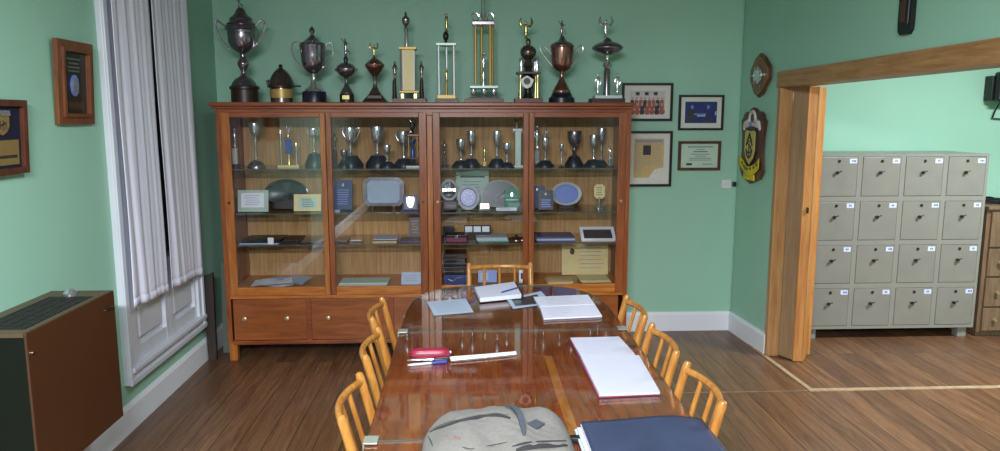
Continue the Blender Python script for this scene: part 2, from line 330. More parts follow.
def curtain(y0, y1, ztop, zbot, ph, nf, name_label, yt0, yt1):
    c = thing('curtain', name_label, 'curtain', (XL+.075, (y0+y1)/2, zbot), 'curtains on the window leaves')
    def fn(u, v):
        zz = zbot+(ztop-zbot)*v; a = y0+(yt0-y0)*v; b = y1+(yt1-y1)*v
        amp = .008*(.55+.45*math.sin(5*u+ph))*(1-.35*v)
        x = XL+.07+amp*math.sin(2*PI*nf*u+ph+.5*math.sin(3.1*v+ph))+.0012*math.sin(2*PI*nf*2.3*u+1.7*v*2+ph)+.004*math.sin(3*v+6*u)
        return (x, a+(b-a)*u+.006*math.sin(9*v+7*u), zz-.025*u*(1-v)+.003*math.sin(9*u+ph)*(1-v))
    m = MB().grid(fn, 90, 30)
    o = m.build('cloth', 'cloth', c, fixn=False)
    sd = o.modifiers.new('thickness', 'SOLIDIFY'); sd.thickness = .003
    m = MB().grid(lambda u, v: tuple(Vector(fn(u, (v*.045)/(ztop-zbot)))+Vector((.0022, 0, 0))), 90, 3)
    h = m.build('hem', 'cloth', c, fixn=False); sd = h.modifiers.new('thickness', 'SOLIDIFY'); sd.thickness = .003
    MB().tube([(XL+.07, yt0-.02, ztop), (XL+.07, yt1+.02, ztop)], .006).build('rod', 'white', c)
curtain(3.945, 4.41, 2.9, .695, .3, 3.6, 'white curtain nearer the brown wall heater, hanging over the first window leaf', 3.935, 4.392)
curtain(4.455, 5.0, 2.9, .68, 1.9, 4.2, 'white curtain nearer the trophy cabinet, hanging over the far window leaf', 4.415, 4.965)
# ------------------------------------------------------------------ heater on the left wall
ht = thing('wall_heater', 'brown metal wall heater with black grille top hung on the green wall', 'heater', (-1.735, 2.98, .35))
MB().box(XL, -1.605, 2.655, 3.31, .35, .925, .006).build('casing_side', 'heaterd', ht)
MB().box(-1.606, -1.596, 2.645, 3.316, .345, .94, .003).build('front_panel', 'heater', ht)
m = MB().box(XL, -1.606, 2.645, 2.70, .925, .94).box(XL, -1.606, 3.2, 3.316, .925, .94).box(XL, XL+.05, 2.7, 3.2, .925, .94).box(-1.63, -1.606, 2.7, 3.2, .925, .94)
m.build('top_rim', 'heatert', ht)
m = MB().box(XL+.05, -1.63, 2.7, 3.2, .926, .93)
for i in range(26): y = 2.705+.49*i/25; m.box(XL+.05, -1.63, y, y+.008, .93, .941)
for i in range(5): x = XL+.055+.17*i/4; m.box(x, x+.006, 2.7, 3.2, .93, .942)
m.build('grille', 'grille', ht)
MB().lathe(-1.74, 3.225, [(.94, .028), (.952, .028), (.958, .022), (.966, .018), (.97, .008)], 24).build('knob', 'silver', ht)
m = MB(); m.tube([(-1.596, 3.215, .872), (-1.588, 3.215, .872), (-1.588, 3.285, .872), (-1.596, 3.285, .872)], .003); m.build('handle', 'dark', ht)
MB().tube([(-1.597, 2.672, .86), (-1.59, 2.672, .86)], .006).build('screw', 'chrome', ht)
# ------------------------------------------------------------------ plaques on the left wall
def wall_frame(m, o, u, v, n, w_, h_, fw, dep):
    """picture-frame bars with mitres: o centre on wall, u right, v up, n out of the wall"""
    o, u, v, n = map(Vector, (o, u, v, n))
    a, b = w_/2, h_/2
    for q in ([(-a, -b), (a, -b), (a-fw, -b+fw), (-a+fw, -b+fw)], [(a, -b), (a, b), (a-fw, b-fw), (a-fw, -b+fw)], [(a, b), (-a, b), (-a+fw, b-fw), (a-fw, b-fw)], [(-a, b), (-a, -b), (-a+fw, -b+fw), (-a+fw, b-fw)]):
        m.prism(q, o, u, v, n*dep)
    return m
def tilt_axes(n, lean):
    """wall normal n, picture leaning lean rad away at the top"""
    n = Vector(n); v = (Vector(Z)*math.cos(lean)+n*math.sin(lean)).normalized(); u = v.cross(n).normalized(); return u, v, u.cross(v).normalized()*1
u, v, n = tilt_axes(X, .05); u = Vector((0, 1, 0)); n = Vector(X)*math.cos(.05)-Vector(Z)*math.sin(.05)
o = Vector((XL+.012, 3.62, 1.873))
p = thing('wall_plaque', 'dark engraved plaque with silver medallion in brown wooden frame beside the window', 'plaque', (XL, 3.62, 1.68))
wall_frame(MB(), o, u, v, n, .318, .385, .035, .022).build('outer_frame', 'pframe', p)
wall_frame(MB(), o+n*.004, u, v, n, .25, .317, .016, .028).build('inner_frame', 'pframe', p)
MB().obox(o+n*.006, u*.125, v*.16, n*.004).build('panel', 'pdark', p)
m = MB().disc(o+n*.011-v*.012-u*.005, u, v, n*.006, .034, .05); m.build('medallion', 'bluel', p)
m = MB().disc(o+n*.0175-v*.008-u*.005, u, v, n*.002, .022, .034); m.prism([(-.03, -.045), (.03, -.045), (.02, -.033), (-.02, -.033)], o+n*.0175-u*.005, u, v, n*.003); m.build('medallion_relief', 'silver', p)
m = MB()
for k, (a, dz) in enumerate(((.06, .11), (.045, .09), (.055, .072), (.05, .055))): m.obox(o+n*.0105+v*dz, u*a, v*.004, n*.0006)
m.build('engraved_text', 'boardg', p)
MB().obox(o+n*.011-v*.105, u*.075, v*.016, n*.001).build('name_plate', 'bronze', p)
o = Vector((XL+.012, 2.99, 1.635))
p = thing('wall_plaque', 'blue velvet plaque with crest and brass plate in dark frame over the heater', 'plaque', (XL, 2.99, 1.48))
wall_frame(MB(), o, u, v, n, .38, .30, .026, .03).build('frame', 'plaque', p)
MB().obox(o+n*.008, u*.17, v*.13, n*.004).build('velvet', 'pblue', p)
m = MB().prism([(-.045, .05), (.045, .05), (.045, -.005), (.03, -.028), (0, -.042), (-.03, -.028), (-.045, -.005)], o+n*.012+v*.05+u*.035, u, v, n*.008); m.build('crest', 'brass', p)
MB().prism([(-.05, 0), (.05, 0), (.045, .022), (-.045, .022)], o+n*.012+v*.085+u*.035, u, v, n*.012).build('crest_top', 'silver', p)
m = MB()
q = o+n*.0205+v*.045+u*.035
m.tube([q-u*.018+v*.02, q-u*.018-v*.012], .003).tube([q+u*.018+v*.02, q+u*.018-v*.012], .003).tube([q-u*.018+v*.0, q+u*.018+v*.012], .003).tube([q+v*.025, q-v*.02], .003)
m.build('crest_mark', 'ebony', p)
m = MB().obox(o+n*.013-v*.062+u*.03, u*.115, v*.05, n*.002); m.build('brass_plate', 'brass', p)
MB().obox(o+n*.0155-v*.078+u*.03, u*.1, v*.006, n*.001).build('plate_text', 'bronze', p)
# ------------------------------------------------------------------ leaning boards in the corner
def leaning(name, label, b0, b1, t0, t1, th, mt):
    b0, b1, t0, t1 = map(Vector, (b0, b1, t0, t1)); d = Vector((0, th, 0))
    vs = [b0, b1, t1, t0]; m = MB().add(vs+[q+d for q in vs], [(0, 1, 2, 3), (7, 6, 5, 4), (0, 4, 5, 1), (1, 5, 6, 2), (2, 6, 7, 3), (3, 7, 4, 0)], False)
    return tag(m.build(name, mt), label, 'board')
leaning('leaning_plank', 'dark brown plank leaning upright against the wall below the curtain', (-1.835, 5.10, .001), (-1.78, 5.10, .001), (-1.868, 5.13, .6), (-1.785, 5.13, .63), .03, 'boardd')
leaning('leaning_board', 'grey green board leaning between the dark plank and trophy cabinet', (-1.79, 5.28, .001), (-1.71, 5.28, .001), (-1.80, 5.36, .66), (-1.71, 5.36, .66), .02, 'boardg')
# ------------------------------------------------------------------ trophy cabinet
CF, CB = 5.10, 5.60                      # carcass front and back
CX0, CX1, CM = -1.685, 1.14, -.252
S1, S2, S3, S0 = 1.356, 1.047, .824, .512   # tops of the shelves and of the display floor
cab = thing('display_cabinet', 'large wooden trophy cabinet with four glazed doors and drawers on the back wall', 'cabinet', ((CX0+CX1)/2, 5.35, 0))
m = MB().box(CX0-.03, CX1+.012, CF-.055, CB, 1.783, 1.81, .006).box(CX0-.02, CX1+.006, CF-.035, CB, 1.765, 1.784, .005)
m.build('top', 'cabh', cab)
MB().box(CX0, CX1, CF-.012, CF+.02, 1.722, 1.766, .003).build('top_rail', 'cabh', cab)
for a, b in ((CX0, CX0+.025), (CX1-.025, CX1)): MB().box(a, b, CF, CB-.012, .14, 1.765, .002).build('side_panel', 'cab', cab)
for a, b in ((CX0, CX0+.055), (CX1-.05, CX1)):
    for y in (CF-.004, CB-.06): MB().box(a, b, y, y+.05, 0, .145, .003).build('leg', 'cabv', cab)
MB().box(CX0, CX0+.032, CF-.02, CF, .14, 1.766, .003).build('corner_post', 'cab', cab)
MB().box(CX1-.032, CX1, CF-.02, CF, .14, 1.766, .003).build('corner_post', 'cab', cab)
MB().box(CM-.019, CM+.019, CF-.018, CF+.03, .46, 1.722, .003).build('center_post', 'cabv', cab)
MB().box(CM-.01, CM+.01, CF+.03, CB-.012, .53, 1.765).build('partition', 'cab', cab)
MB().box(CX0+.025, CX1-.025, CB-.012, CB-.002, .14, 1.765).build('back_panel', 'back', cab)
MB().box(CX0+.025, CX1-.025, CF+.002, CB-.012, .49, S0).build('display_floor', 'cabl', cab)
MB().box(CX0+.03, CX1-.03, CF-.024, CF+.005, .452, .474, .003).build('middle_rail', 'cabl', cab)
MB().box(CX0+.03, CX1-.03, CF-.012, CF+.02, .118, .146, .003).build('bottom_rail', 'cabh', cab)
MB().box(CX0+.025, CX1-.025, CF+.01, CB-.012, .125, .14).build('bottom_board', 'cab', cab)
for z in (S1, S2, S3):
    for a, b in ((CX0+.027, CM-.012), (CM+.012, CX1-.027)):
        g = MB().box(a, b, CF+.03, CB-.02, z-.007, z).build('glass_shelf', 'shelfg', cab)
        MB().box(a, b, CF+.0285, CF+.03, z-.007, z).build('shelf_edge', 'edge', g)
DY0, DY1 = CF-.028, CF-.004
for i, (a, b, sl, sr, kx) in enumerate(((-1.653, -.957, .058, .036, 'l'), (-.953, -.273, .036, .052, 'r'), (-.231, .428, .05, .036, 'l'), (.432, 1.106, .036, .055, 'r'))):
    m = MB().box(a, a+sl, DY0, DY1, .476, 1.742, .003).box(b-sr, b, DY0, DY1, .476, 1.742, .003)
    m.mat(1).box(a+sl, b-sr, DY0, DY1, 1.708, 1.742, .003).mat(2).box(a+sl, b-sr, DY0, DY1, .476, .536, .003)
    dr = m.build('glass_door', ['cabv' if i in (0,) else 'cab', 'cabh', 'cabl'], cab)
    MB().box(a+sl-.004, b-sr+.004, DY0+.010, DY0+.014, .532, 1.712).build('pane', 'pane', dr)
    kxx = a+.03 if kx == 'l' else b-.028
    MB().tube([(kxx, DY0, 1.13), (kxx, DY0-.006, 1.13)], .009, 12).build('lock', 'brassk' if i > 1 else 'dark', dr)
dx = [-1.65, -1.108, -.53, .03, .59, 1.105]
for i in range(5):
    a, b = dx[i]+.008, dx[i+1]-.026
    dr = MB().box(a, b, CF-.012, CF+.012, .15, .448, .003).build('drawer', 'drawer', cab)
    for t in (.16, .74) if i != 1 else (.22, .78):
        kx = a+(b-a)*t
        MB().tube([(kx, CF-.012, .31), (kx, CF-.02, .31), (kx, CF-.024, .31), (kx, CF-.034, .31), (kx, CF-.038, .31)], [.008, .008, .017, .017, .010], 14).build('knob', 'brassk', dr)
    if i < 4: MB().box(b, b+.034, CF-.014, CF+.02, .146, .452, .002).build('drawer_divider', 'cabh', cab)
# ------------------------------------------------------------------ trophies
class Trophy:
    def __init__(s, name, label, cat, cx, yb, zb, Y, group):
        s.Y = Y; s.zb = zb; s.X = at(cx, yb, Y).x; s.cx = cx; s.k = mpp(Y)
        s.root = thing(name, label, cat, (s.X, Y, zb), group)
    def z(s, y): return max(s.zb, at(s.cx, y, s.Y).z)
    def lathe(s, name, mat, rows, bottom=False, dx=0., dy=0., seg=22, parent=None, sy=1.):
        pr = [(s.z(y), max(.0006, hw*s.k)) for y, hw in rows]
        if bottom: pr[-1] = (s.zb, pr[-1][1])
        pr = pr[::-1]
        return MB().lathe(s.X+dx, s.Y+dy, pr, seg, 1, sy).build(name, mat, parent or s.root)
    def tube(s, name, mat, pts, r, dy=0., parent=None):
        q = [at(x, y, s.Y)+Vector((0, dy, 0)) for x, y in pts]
        # smooth the path (Catmull-Rom)
        out = []
        for i in range(len(q)-1):
            p0, p1, p2, p3 = q[max(0, i-1)], q[i], q[i+1], q[min(len(q)-1, i+2)]
            for t in (0, .25, .5, .75):
                out.append(.5*((2*p1)+(p2-p0)*t+(2*p0-5*p1+4*p2-p3)*t*t+(3*p1-p0-3*p2+p3)*t**3))
        out.append(q[-1])
        return MB().tube(out, r, 7).build(name, mat, parent or s.root)
    def box(s, name, mat, x0, x1, y0, y1, dep, dy=0., bev=.002, bottom=False, parent=None):
        a = at(x0, y1, s.Y); b = at(x1, y0, s.Y); mid = at((x0+x1)/2, y1, s.Y).x
        w = (b.x-a.x)/2; cxx = (at(x0, (y0+y1)/2, s.Y).x+at(x1, (y0+y1)/2, s.Y).x)/2
        w = (x1-x0)*s.k/2
        z0 = s.zb if bottom else max(s.zb, a.z)
        return MB().box(cxx-w, cxx+w, s.Y+dy-dep/2, s.Y+dy+dep/2, z0, b.z, bev).build(name, mat, parent or s.root)
    def figure(s, mat, cx, ytop, ybot, span, style='wings', name='figure', dy=0.):
        """small cast figurine: legs, torso, head and raised arms or wings, one mesh"""
        m = MB(); h = ybot-ytop; k = s.k; Yd = s.Y+dy
        X0 = at(cx, ybot, s.Y).x
        P = lambda dxp, y: Vector((X0+dxp*k, Yd, at(cx, y, s.Y).z))
        yh = ytop+h*(.22 if style == 'wings' else .08)
        pr = [(ybot, h*.08), (ybot-h*.06, h*.07), (ybot-h*.1, h*.045), (ybot-h*.28, h*.065), (ybot-h*.42, h*.08), (ybot-h*.55, h*.06), (yh+h*.16, h*.09), (yh+h*.09, h*.035), (yh+h*.05, h*.055), (yh, h*.06), (yh-h*.05, h*.025)]
        m.lathe(X0, Yd, [(at(cx, y, s.Y).z, r*k) for y, r in pr], 10, 1, .75)
        ys = yh+h*.16
        if style == 'wings':
            for q in (-1, 1): m.tube([P(q*h*.05, ys), P(q*span*.75, ys+h*.02), P(q*span, ys-h*.14), P(q*span*.8, ytop)], [h*.05*k, h*.075*k, h*.07*k, h*.02*k], 7)
        elif style == 'run':
            m.tube([P(0, ys), P(-span*.6, ys-h*.06), P(-span, ytop+h*.02)], [h*.03*k, h*.026*k, h*.02*k], 6)
            m.tube([P(0, ys), P(span*.6, ys+h*.1), P(span*.9, ys+h*.02)], [h*.03*k, h*.026*k, h*.02*k], 6)
            m.tube([P(0, ybot-h*.4), P(span*.7, ybot-h*.3), P(span*1.0, ybot-h*.12)], [h*.045*k, h*.035*k, h*.02*k], 6)
        else:
            for q in (-1, 1): m.tube([P(q*h*.05, ys), P(q*span, ys+h*.13), P(q*span*.5, ys+h*.28)], [h*.03*k, h*.026*k, h*.02*k], 6)
        return m.build(name, mat, s.root)
TZ, TY = 1.81, 5.33
G = 'trophies on top of the cabinet'
t = Trophy('lidded_cup_trophy', 'largest dark two-handled lidded cup, tallest at the window end of the cabinet top', 'trophy', 245, 100, TZ, TY, G)
t.lathe('base', 'ebony', [(86, 13), (87, 14), (89, 14), (90, 12.6), (100, 12.8)], True)
t.lathe('stem', 'tarnish', [(53.5, 3), (56, 2.6), (59, 3.2), (62, 5.2), (65, 5.4), (68, 4), (71, 2.4), (75, 2.6), (77, 4.5), (79, 8), (82, 10.5), (86, 12.3)])
t.lathe('cup', 'tarnish', [(28, 15), (29.5, 15.4), (30.4, 14.8), (30.8, 13.3), (33, 13.1), (33.4, 13.6), (34, 13.6), (34.4, 13.2), (36, 13.2), (42, 12.9), (46, 11.6), (49, 9.4), (52, 6), (54, 3)], seg=28)
t.lathe('lid', 'tarnish', [(7.5, 1.5), (9, 3.4), (11, 4.6), (13, 5), (15.5, 7), (18, 10), (19.2, 11), (19.8, 10.2), (21, 10.6), (23.4, 12.6), (24.4, 14), (25, 13.2), (28, 14.8)], seg=28)
t.figure('bronze', 239, -4, 8.5, 4, 'run', 'finial_figure')
for q in ([(230, 29), (222, 24), (217, 20.5), (215.5, 26), (219, 36), (225, 45), (231, 50)], [(254, 29), (258, 23), (262, 20.5), (264.5, 24), (263, 33), (258, 43), (252, 49)]): t.tube('handle', 'silver', q, .008)
t = Trophy('pot_trophy', 'short dark helmet-shaped lidded pot with a gold band, second from the window', 'trophy', 282, 100, TZ, TY-.02, G)
t.lathe('pot', 'bronze', [(87.5, 10.5), (89, 10.5), (100, 10.8)], True)
t.lathe('band', 'goldp', [(89.5, 10.9), (98, 11)])
t.lathe('lid', 'bronze', [(68, 2), (69.5, 4), (72, 6.5), (76, 9), (81, 11.2), (84.5, 12.4), (86, 13.6), (87.5, 13.2), (88.2, 11)])
t.lathe('finial', 'black', [(64.5, 1.2), (66, 2.2), (67.5, 1.6), (69, 2.2)])
t.tube('spout', 'bronze', [(271, 87), (268.5, 84), (267.5, 80)], .011); t.tube('handle', 'black', [(294, 86.5), (298, 86), (301, 86.5)], [.006]*9)
t = Trophy('lidded_cup_trophy', 'bright two-handled lidded silver cup on a navy drum base, beside the helmet-shaped pot', 'trophy', 314.5, 100, TZ, TY, G)
t.lathe('base', 'navy', [(91.5, 11), (92.5, 11.6), (100, 11.8)], True)
t.lathe('stem', 'silver', [(73, 3.2), (75.5, 2), (80, 2.3), (84, 3.4), (87, 5.5), (89, 8.6), (91.5, 9.6)])
t.lathe('cup', 'tarnish', [(45.5, 12.6), (47.5, 12.4), (50, 11.8), (56, 11.7), (62, 11.2), (67, 9.6), (71, 6.4), (74, 2.6)], seg=28)
t.lathe('lid', 'tarnish', [(36.5, 2), (38, 4.6), (40, 6.5), (42, 8.8), (43.2, 11.8), (45.5, 12.5)], seg=28)
t.lathe('finial', 'tarnish', [(26.5, .6), (28.5, 2), (31, 3), (33, 2), (35, 1.3), (36.8, 3)])
for q in ([(303, 48), (299, 43), (294, 42), (291.5, 47), (293, 56), (299, 65), (306, 69)], [(323.5, 48), (327, 44), (331, 43), (333, 47), (332, 56), (327, 65), (320, 69)]): t.tube('handle', 'silver', q, .006)
t = Trophy('bowl_trophy', 'small round silver bowl trophy with figurine and gold banded base, fourth from the window', 'trophy', 347, 100, TZ, TY, G)
t.lathe('base', 'ebony', [(93.5, 6.6), (95, 7), (100, 7)], True)
t.box('base_plate', 'gold', 343.5, 350.5, 95.3, 99.6, .004, dy=-.052)
t.lathe('stem', 'tarnish', [(76.5, 3), (78.5, 1.5), (83, 1.6), (87, 3), (90, 5), (92, 6), (93.6, 6.2)])
t.lathe('bowl', 'tarnish', [(62.5, 2.4), (63.5, 5), (65, 7.4), (67, 8.9), (69, 9.5), (71, 9.3), (73, 8.3), (75, 6.4), (76.5, 4), (77.5, 2)])
t.lathe('finial', 'black', [(56.5, .8), (57.8, 2), (60, 2.3), (62, 1.8), (63.5, 2.2)])
t.tube('lug', 'tarnish', [(337, 70), (335.5, 69), (336, 71.5)], .006); t.tube('lug', 'tarnish', [(355, 70), (357, 69), (356.5, 71.5)], .006)
t.figure('tarnish', 345.8, 38, 57, 4, 'run')
t = Trophy('pyramid_trophy', 'small copper trophy with winged figurine on flared pyramid foot, beside the silver bowl', 'trophy', 375.5, 100, TZ, TY, G)
m = MB(); zt = t.z(88); k = t.k
prof = [(0, 12.5), (.08, 12), (.35, 8.6), (.65, 5.2), (1, 2.6)]
vs = []; fs = []
for f, hw in prof:
    zz = TZ+(zt-TZ)*f; r = hw*k; vs += [(t.X-r, TY-r*.7, zz), (t.X+r, TY-r*.7, zz), (t.X+r, TY+r*.7, zz), (t.X-r, TY+r*.7, zz)]
for i in range(4):
    for j in range(4): fs.append((i*4+j, i*4+(j+1) % 4, i*4+4+(j+1) % 4, i*4+4+j))
fs += [(3, 2, 1, 0), (16, 17, 18, 19)]
m.add(vs, fs).build('pyramid_foot', 'bronze', t.root)
t.box('foot_plate', 'ebony', 368.5, 382.5, 95.5, 98.8, .006, dy=-.062)
t.lathe('stem', 'bronze', [(76, 2.4), (79, 1.6), (84, 1.5), (88.3, 2.6)])
t.lathe('bowl', 'copper', [(57, 1.2), (59, 3.5), (62, 7.2), (64.5, 9.4), (66, 9.4), (69, 7.8), (73, 5), (76.5, 2)])
t.figure('gold', 374, 42.5, 57.5, 4)
t = Trophy('column_trophy', 'tall trophy with slanted cream column edged in white dots and two dark side figurines', 'trophy', 409, 100, TZ, TY, G)
t.box('base', 'basewood', 394, 426, 98.5, 100, .16, bottom=True)
for x in (402.5, 415.5): t.box('foot_post', 'gold', x-1.6, x+1.6, 92.5, 98.6, .02)
t.box('lower_plate', 'goldp', 400, 419, 91, 93, .11)
t.box('column', 'cream', 402.6, 415, 50, 91, .08, bev=.004)
for x in (403.6, 414):
    m = MB(); c0 = at(x, 51, TY-.041); c1 = at(x, 90.5, TY-.041); m.obox((c0+c1)/2, (.0028, 0, 0), (0, .0006, 0), (c1-c0)/2)
    for i in range(17): m.obox(c0.lerp(c1, (i+.5)/17), (.0055, 0, 0), (0, .0016, 0), (0, 0, .005))
    m.build('beaded_edge', 'white', t.root)
t.box('column_edge', 'ebony', 400.6, 402.8, 50, 91, .07)
t.box('top_plate', 'goldp', 399.5, 416.5, 47.3, 50, .11)
t.lathe('spire', 'silver', [(31, 1.4), (33, 1.8), (47.5, 2.3)], dx=-.01)
t.lathe('cup_top', 'tarnish', [(13, .8), (16, 1.3), (18, 3.6), (21, 4), (24, 3), (26.5, 1.2), (29, 1.6), (31.3, 1.6)], dx=-.012)
t.figure('tarnish', 405.6, 11, 18, 1.6, 'x', 'finial_figure')
for x in (395.3, 421.8):
    t.lathe('side_column', 'ebony', [(80, 1.3), (82, 1.8), (97, 2.2), (98.7, 2.8)], dx=(x-409)*t.k, dy=-.02)
    t.figure('bronze', x, 61, 80.5, 2.2, 'x', 'side_figure', -.02)
t = Trophy('column_trophy', 'slim trophy with three silver posts, white top plate and gold batting figurine', 'trophy', 446.5, 100, TZ, TY, G)
t.box('base', 'ebony', 436, 458, 98.7, 100, .15, bottom=True); t.box('base_block', 'goldp', 437.5, 455.5, 95, 98.8, .10)
for x, dy in ((439.5, -.03), (447, .03), (454.2, -.03)): t.lathe('post', 'silverb', [(46, 1.15), (95, 1.15)], dx=(x-446.5)*t.k, dy=dy, seg=12)
t.box('top_plate', 'paleglass', 436.5, 456, 43.5, 46, .11)
t.lathe('ball', 'black', [(31.5, 1), (33, 2.4), (36, 3), (39, 2.4), (40.5, 1.2), (43.6, 1.6)])
t.figure('gold', 446.6, 13, 31.8, 3, 'run'); t.figure('gold', 446.6, 68, 82, 1.7, 'x', 'inner_figure')
t.lathe('inner_stand', 'goldp', [(81.5, 1), (95, 1.4)], seg=12)
t = Trophy('column_trophy', 'tallest trophy with gold posts and silver cups, reaching above the photo top', 'trophy', 483.5, 100, TZ, TY, G)
t.box('base', 'basewood', 465, 503, 99, 100, .2, bottom=True); t.box('base_step', 'basewood', 469, 498, 97.8, 99.2, .17)
for x, dy in ((473.5, -.05), (483.8, -.06), (493.5, -.05), (483.8, .05)): t.lathe('foot_cup', 'silver', [(88.5, 2.4), (90, 2.8), (94, 2.6), (96, 1.6), (98, 2.6)], dx=(x-483.5)*t.k, dy=dy, seg=14)
t.box('lower_plate', 'paleglass', 470, 497.5, 86, 88.6, .17)
for x, dy in ((475.8, -.04), (482, .05), (490, -.04), (492.5, .05)): t.lathe('post', 'goldp', [(25.5, 1.45), (86.2, 1.45)], dx=(x-483.5)*t.k, dy=dy, seg=14)
t.box('upper_plate', 'tarnish', 472.5, 493.8, 22.6, 25.6, .14)
t.lathe('inner_stand', 'silver', [(70, 1.2), (73, 2), (76, 1.4), (80, 2.2), (86.2, 2.6)])
t.figure('silver', 483.6, 51, 70.5, 3, 'x', 'inner_figure')
t.lathe('upper_column', 'silver', [(-30, .8), (-24, 1.8), (-14, 1.4), (0, 1.8), (12, 2.2), (19, 2.6), (22.8, 3.4)])
for x in (475.5, 490): 
    q = [(x+4*math.cos(a)*.9, 17+4*math.sin(a)) for a in [i*2*PI/8 for i in range(9)]]; t.tube('side_ring', 'silver', q, .006)
t.figure('gold', 482, -48, -29, 4)
t = Trophy('ball_trophy', 'trophy with dark ball, gold side columns, white diamond emblem and winged figurine', 'trophy', 528, 100, TZ, TY, G)
t.box('base', 'basewood', 514.5, 541.5, 98.4, 100, .16, bottom=True)
for x, dy in ((520, -.04), (537, -.04), (521, .05), (536, .05)):
    t.lathe('side_column', 'gold', [(74, 1.4), (77, 2), (80, 1.2), (85, 1.8), (90, 1.3), (94, 2), (98.6, 2.2)], dx=(x-528)*t.k, dy=dy, seg=12)
    t.lathe('upper_column', 'silver', [(58, 1), (60, 2.1), (64, 1.4), (68, 1.9), (72.6, 1.6)], dx=(x-528)*t.k*.9, dy=dy, seg=12)
t.box('middle_plate', 'ebony', 516.5, 539.5, 72.2, 74.4, .14)
t.lathe('lower_bowl', 'black', [(74, 3), (76, 6), (80, 7), (86, 5), (90, 3), (94, 4), (98.6, 6)])
c = at(527, 81.5, TY-.055); m = MB().prism([(0, .042), (.05, .012), (.03, -.035), (0, -.05), (-.03, -.035), (-.05, .012)], c, X, Z, (0, .006, 0)); m.build('emblem', 'marble', t.root)
m = MB().disc(c-Vector((0, .003, -.002)), X, Z, (0, .004, 0), .024, .024); m.build('emblem_centre', 'ebony', t.root)
t.lathe('ball', 'bronze', [(45, 2), (46.5, 5), (49, 7.4), (52.5, 8.1), (56, 7.2), (58.5, 5), (60, 3), (66, 5), (70, 3), (72.4, 6)])
t.lathe('neck', 'bronze', [(38.5, 1), (40, 2.2), (42.5, 2.4), (45.2, 1.8)])
t.figure('gold', 526, 17.5, 39, 6)
t = Trophy('cup_trophy', 'copper cup with two thin silver handles on flared dark foot, second from the frames', 'trophy', 561.5, 100, TZ, TY, G)
t.lathe('base', 'navy', [(93.2, 9.6), (94.5, 10), (97, 11), (98, 12.8), (100, 13)], True)
t.lathe('stem', 'copper', [(71, 3), (74, 1.9), (79, 2.6), (84, 5), (88, 7.4), (90, 8), (90.5, 9), (91.3, 9), (92, 8.8), (93.4, 9.4)])
t.lathe('cup', 'copper', [(46, 11.9), (47.5, 12), (48, 11.3), (52, 11.2), (58, 10.6), (64, 10), (68, 8.6), (70.5, 5.8), (72, 2.4)], seg=28)
t.lathe('lid', 'tarnish', [(36, 1.6), (39, 3), (41, 4.6), (42.5, 8), (44, 10.6), (46, 11.8)], seg=28)
t.figure('tarnish', 561.8, 20, 36.5, 4, 'run')
for q in ([(552, 55), (546, 48), (541.5, 45.5), (540.5, 50), (546, 58), (552, 66)], [(571, 55), (577, 48), (581.5, 45.5), (583, 50), (578, 58), (571, 66)]): t.tube('handle', 'silver', q, .005)
t = Trophy('bowl_trophy', 'wide shallow silver bowl trophy on column, nearest the framed pictures', 'trophy', 606.5, 100, TZ, TY, G)
t.box('base', 'ebony', 590, 623, 98.6, 100, .16, bottom=True); t.box('base_plate', 'marble', 593.5, 620.5, 95.6, 98.8, .13)
t.lathe('column', 'tarnish', [(68, 2.2), (70, 3), (95.8, 3.4)]); t.lathe('stem', 'silver', [(54.5, 3), (58, 1.7), (62, 2.4), (64, 4.6), (66, 5), (67.5, 3), (69, 2.4)])
t.lathe('bowl', 'tarnish', [(41.5, 4.2), (42.5, 8), (44, 11.5), (46, 14.4), (47.5, 15.4), (48.5, 15.4), (50, 14.2), (52, 11.4), (54, 7), (55.5, 3)], seg=32)
t.lathe('lid', 'tarnish', [(37.5, 1), (39, 2.8), (41, 4.4), (42.6, 5.4)])
t.figure('silver', 605.6, 16, 38, 6.5)
for x in (597, 616.5): t.figure('silver', x, 73, 96, 3, 'x', 'side_figure', -.03)
# ---- trophies behind glass on the top shelf
def prof_goblet(t, mt, cx, y0, y1, hw, base='navy', bh=.2, bw=1.7, cup=.42):
    """goblet: cup, thin stem and a flared base block, as three parts"""
    bh = min(.36, bh*1.25); hw = hw*1.28; h = y1-y0; yb = y1-h*bh
    dx = (cx-t.cx)*t.k
    t.lathe('cup', mt, [(y0, hw), (y0+h*.02, hw*1.04), (y0+h*cup*.45, hw*.98), (y0+h*cup*.72, hw*.86), (y0+h*cup*.9, hw*.55), (y0+h*cup, hw*.25)], dx=dx, seg=18)
    t.lathe('stem', mt, [(y0+h*cup, hw*.28), (y0+h*(cup+.05), hw*.2), (y0+h*(cup+.12), hw*.34), (y0+h*(cup+.18), hw*.2), (yb-h*.04, hw*.3), (yb, hw*.7)], dx=dx, seg=14)
    t.lathe('base', base, [(yb, hw*bw*.55), (y1-h*bh*.35, hw*bw), (y1, hw*bw)], True, dx=dx, seg=18)
GS = 'trophies on the top glass shelf'
def shelf_goblet(label, mt, cx, y0, hw, Y=5.3, zb=S1, yb=168, handles=0, fig=None, **k):
    t = Trophy('goblet_trophy', label, 'trophy', cx, yb, zb, Y, GS)
    y1 = 168 if zb == S1 else yb
    prof_goblet(t, mt, cx, y0, y1, hw, **k)
    h = y1-y0; cup = k.get('cup', .42)
    if handles:
        for q in (-1, 1): t.tube('handle', mt, [(cx+q*hw*.95, y0+h*.06), (cx+q*hw*1.7, y0+h*.02), (cx+q*hw*1.9, y0+h*.12), (cx+q*hw*.8, y0+h*cup*.85)], .0035)
    if fig: t.figure(fig, cx, y0-10, y0+2, 2.5)
    return t
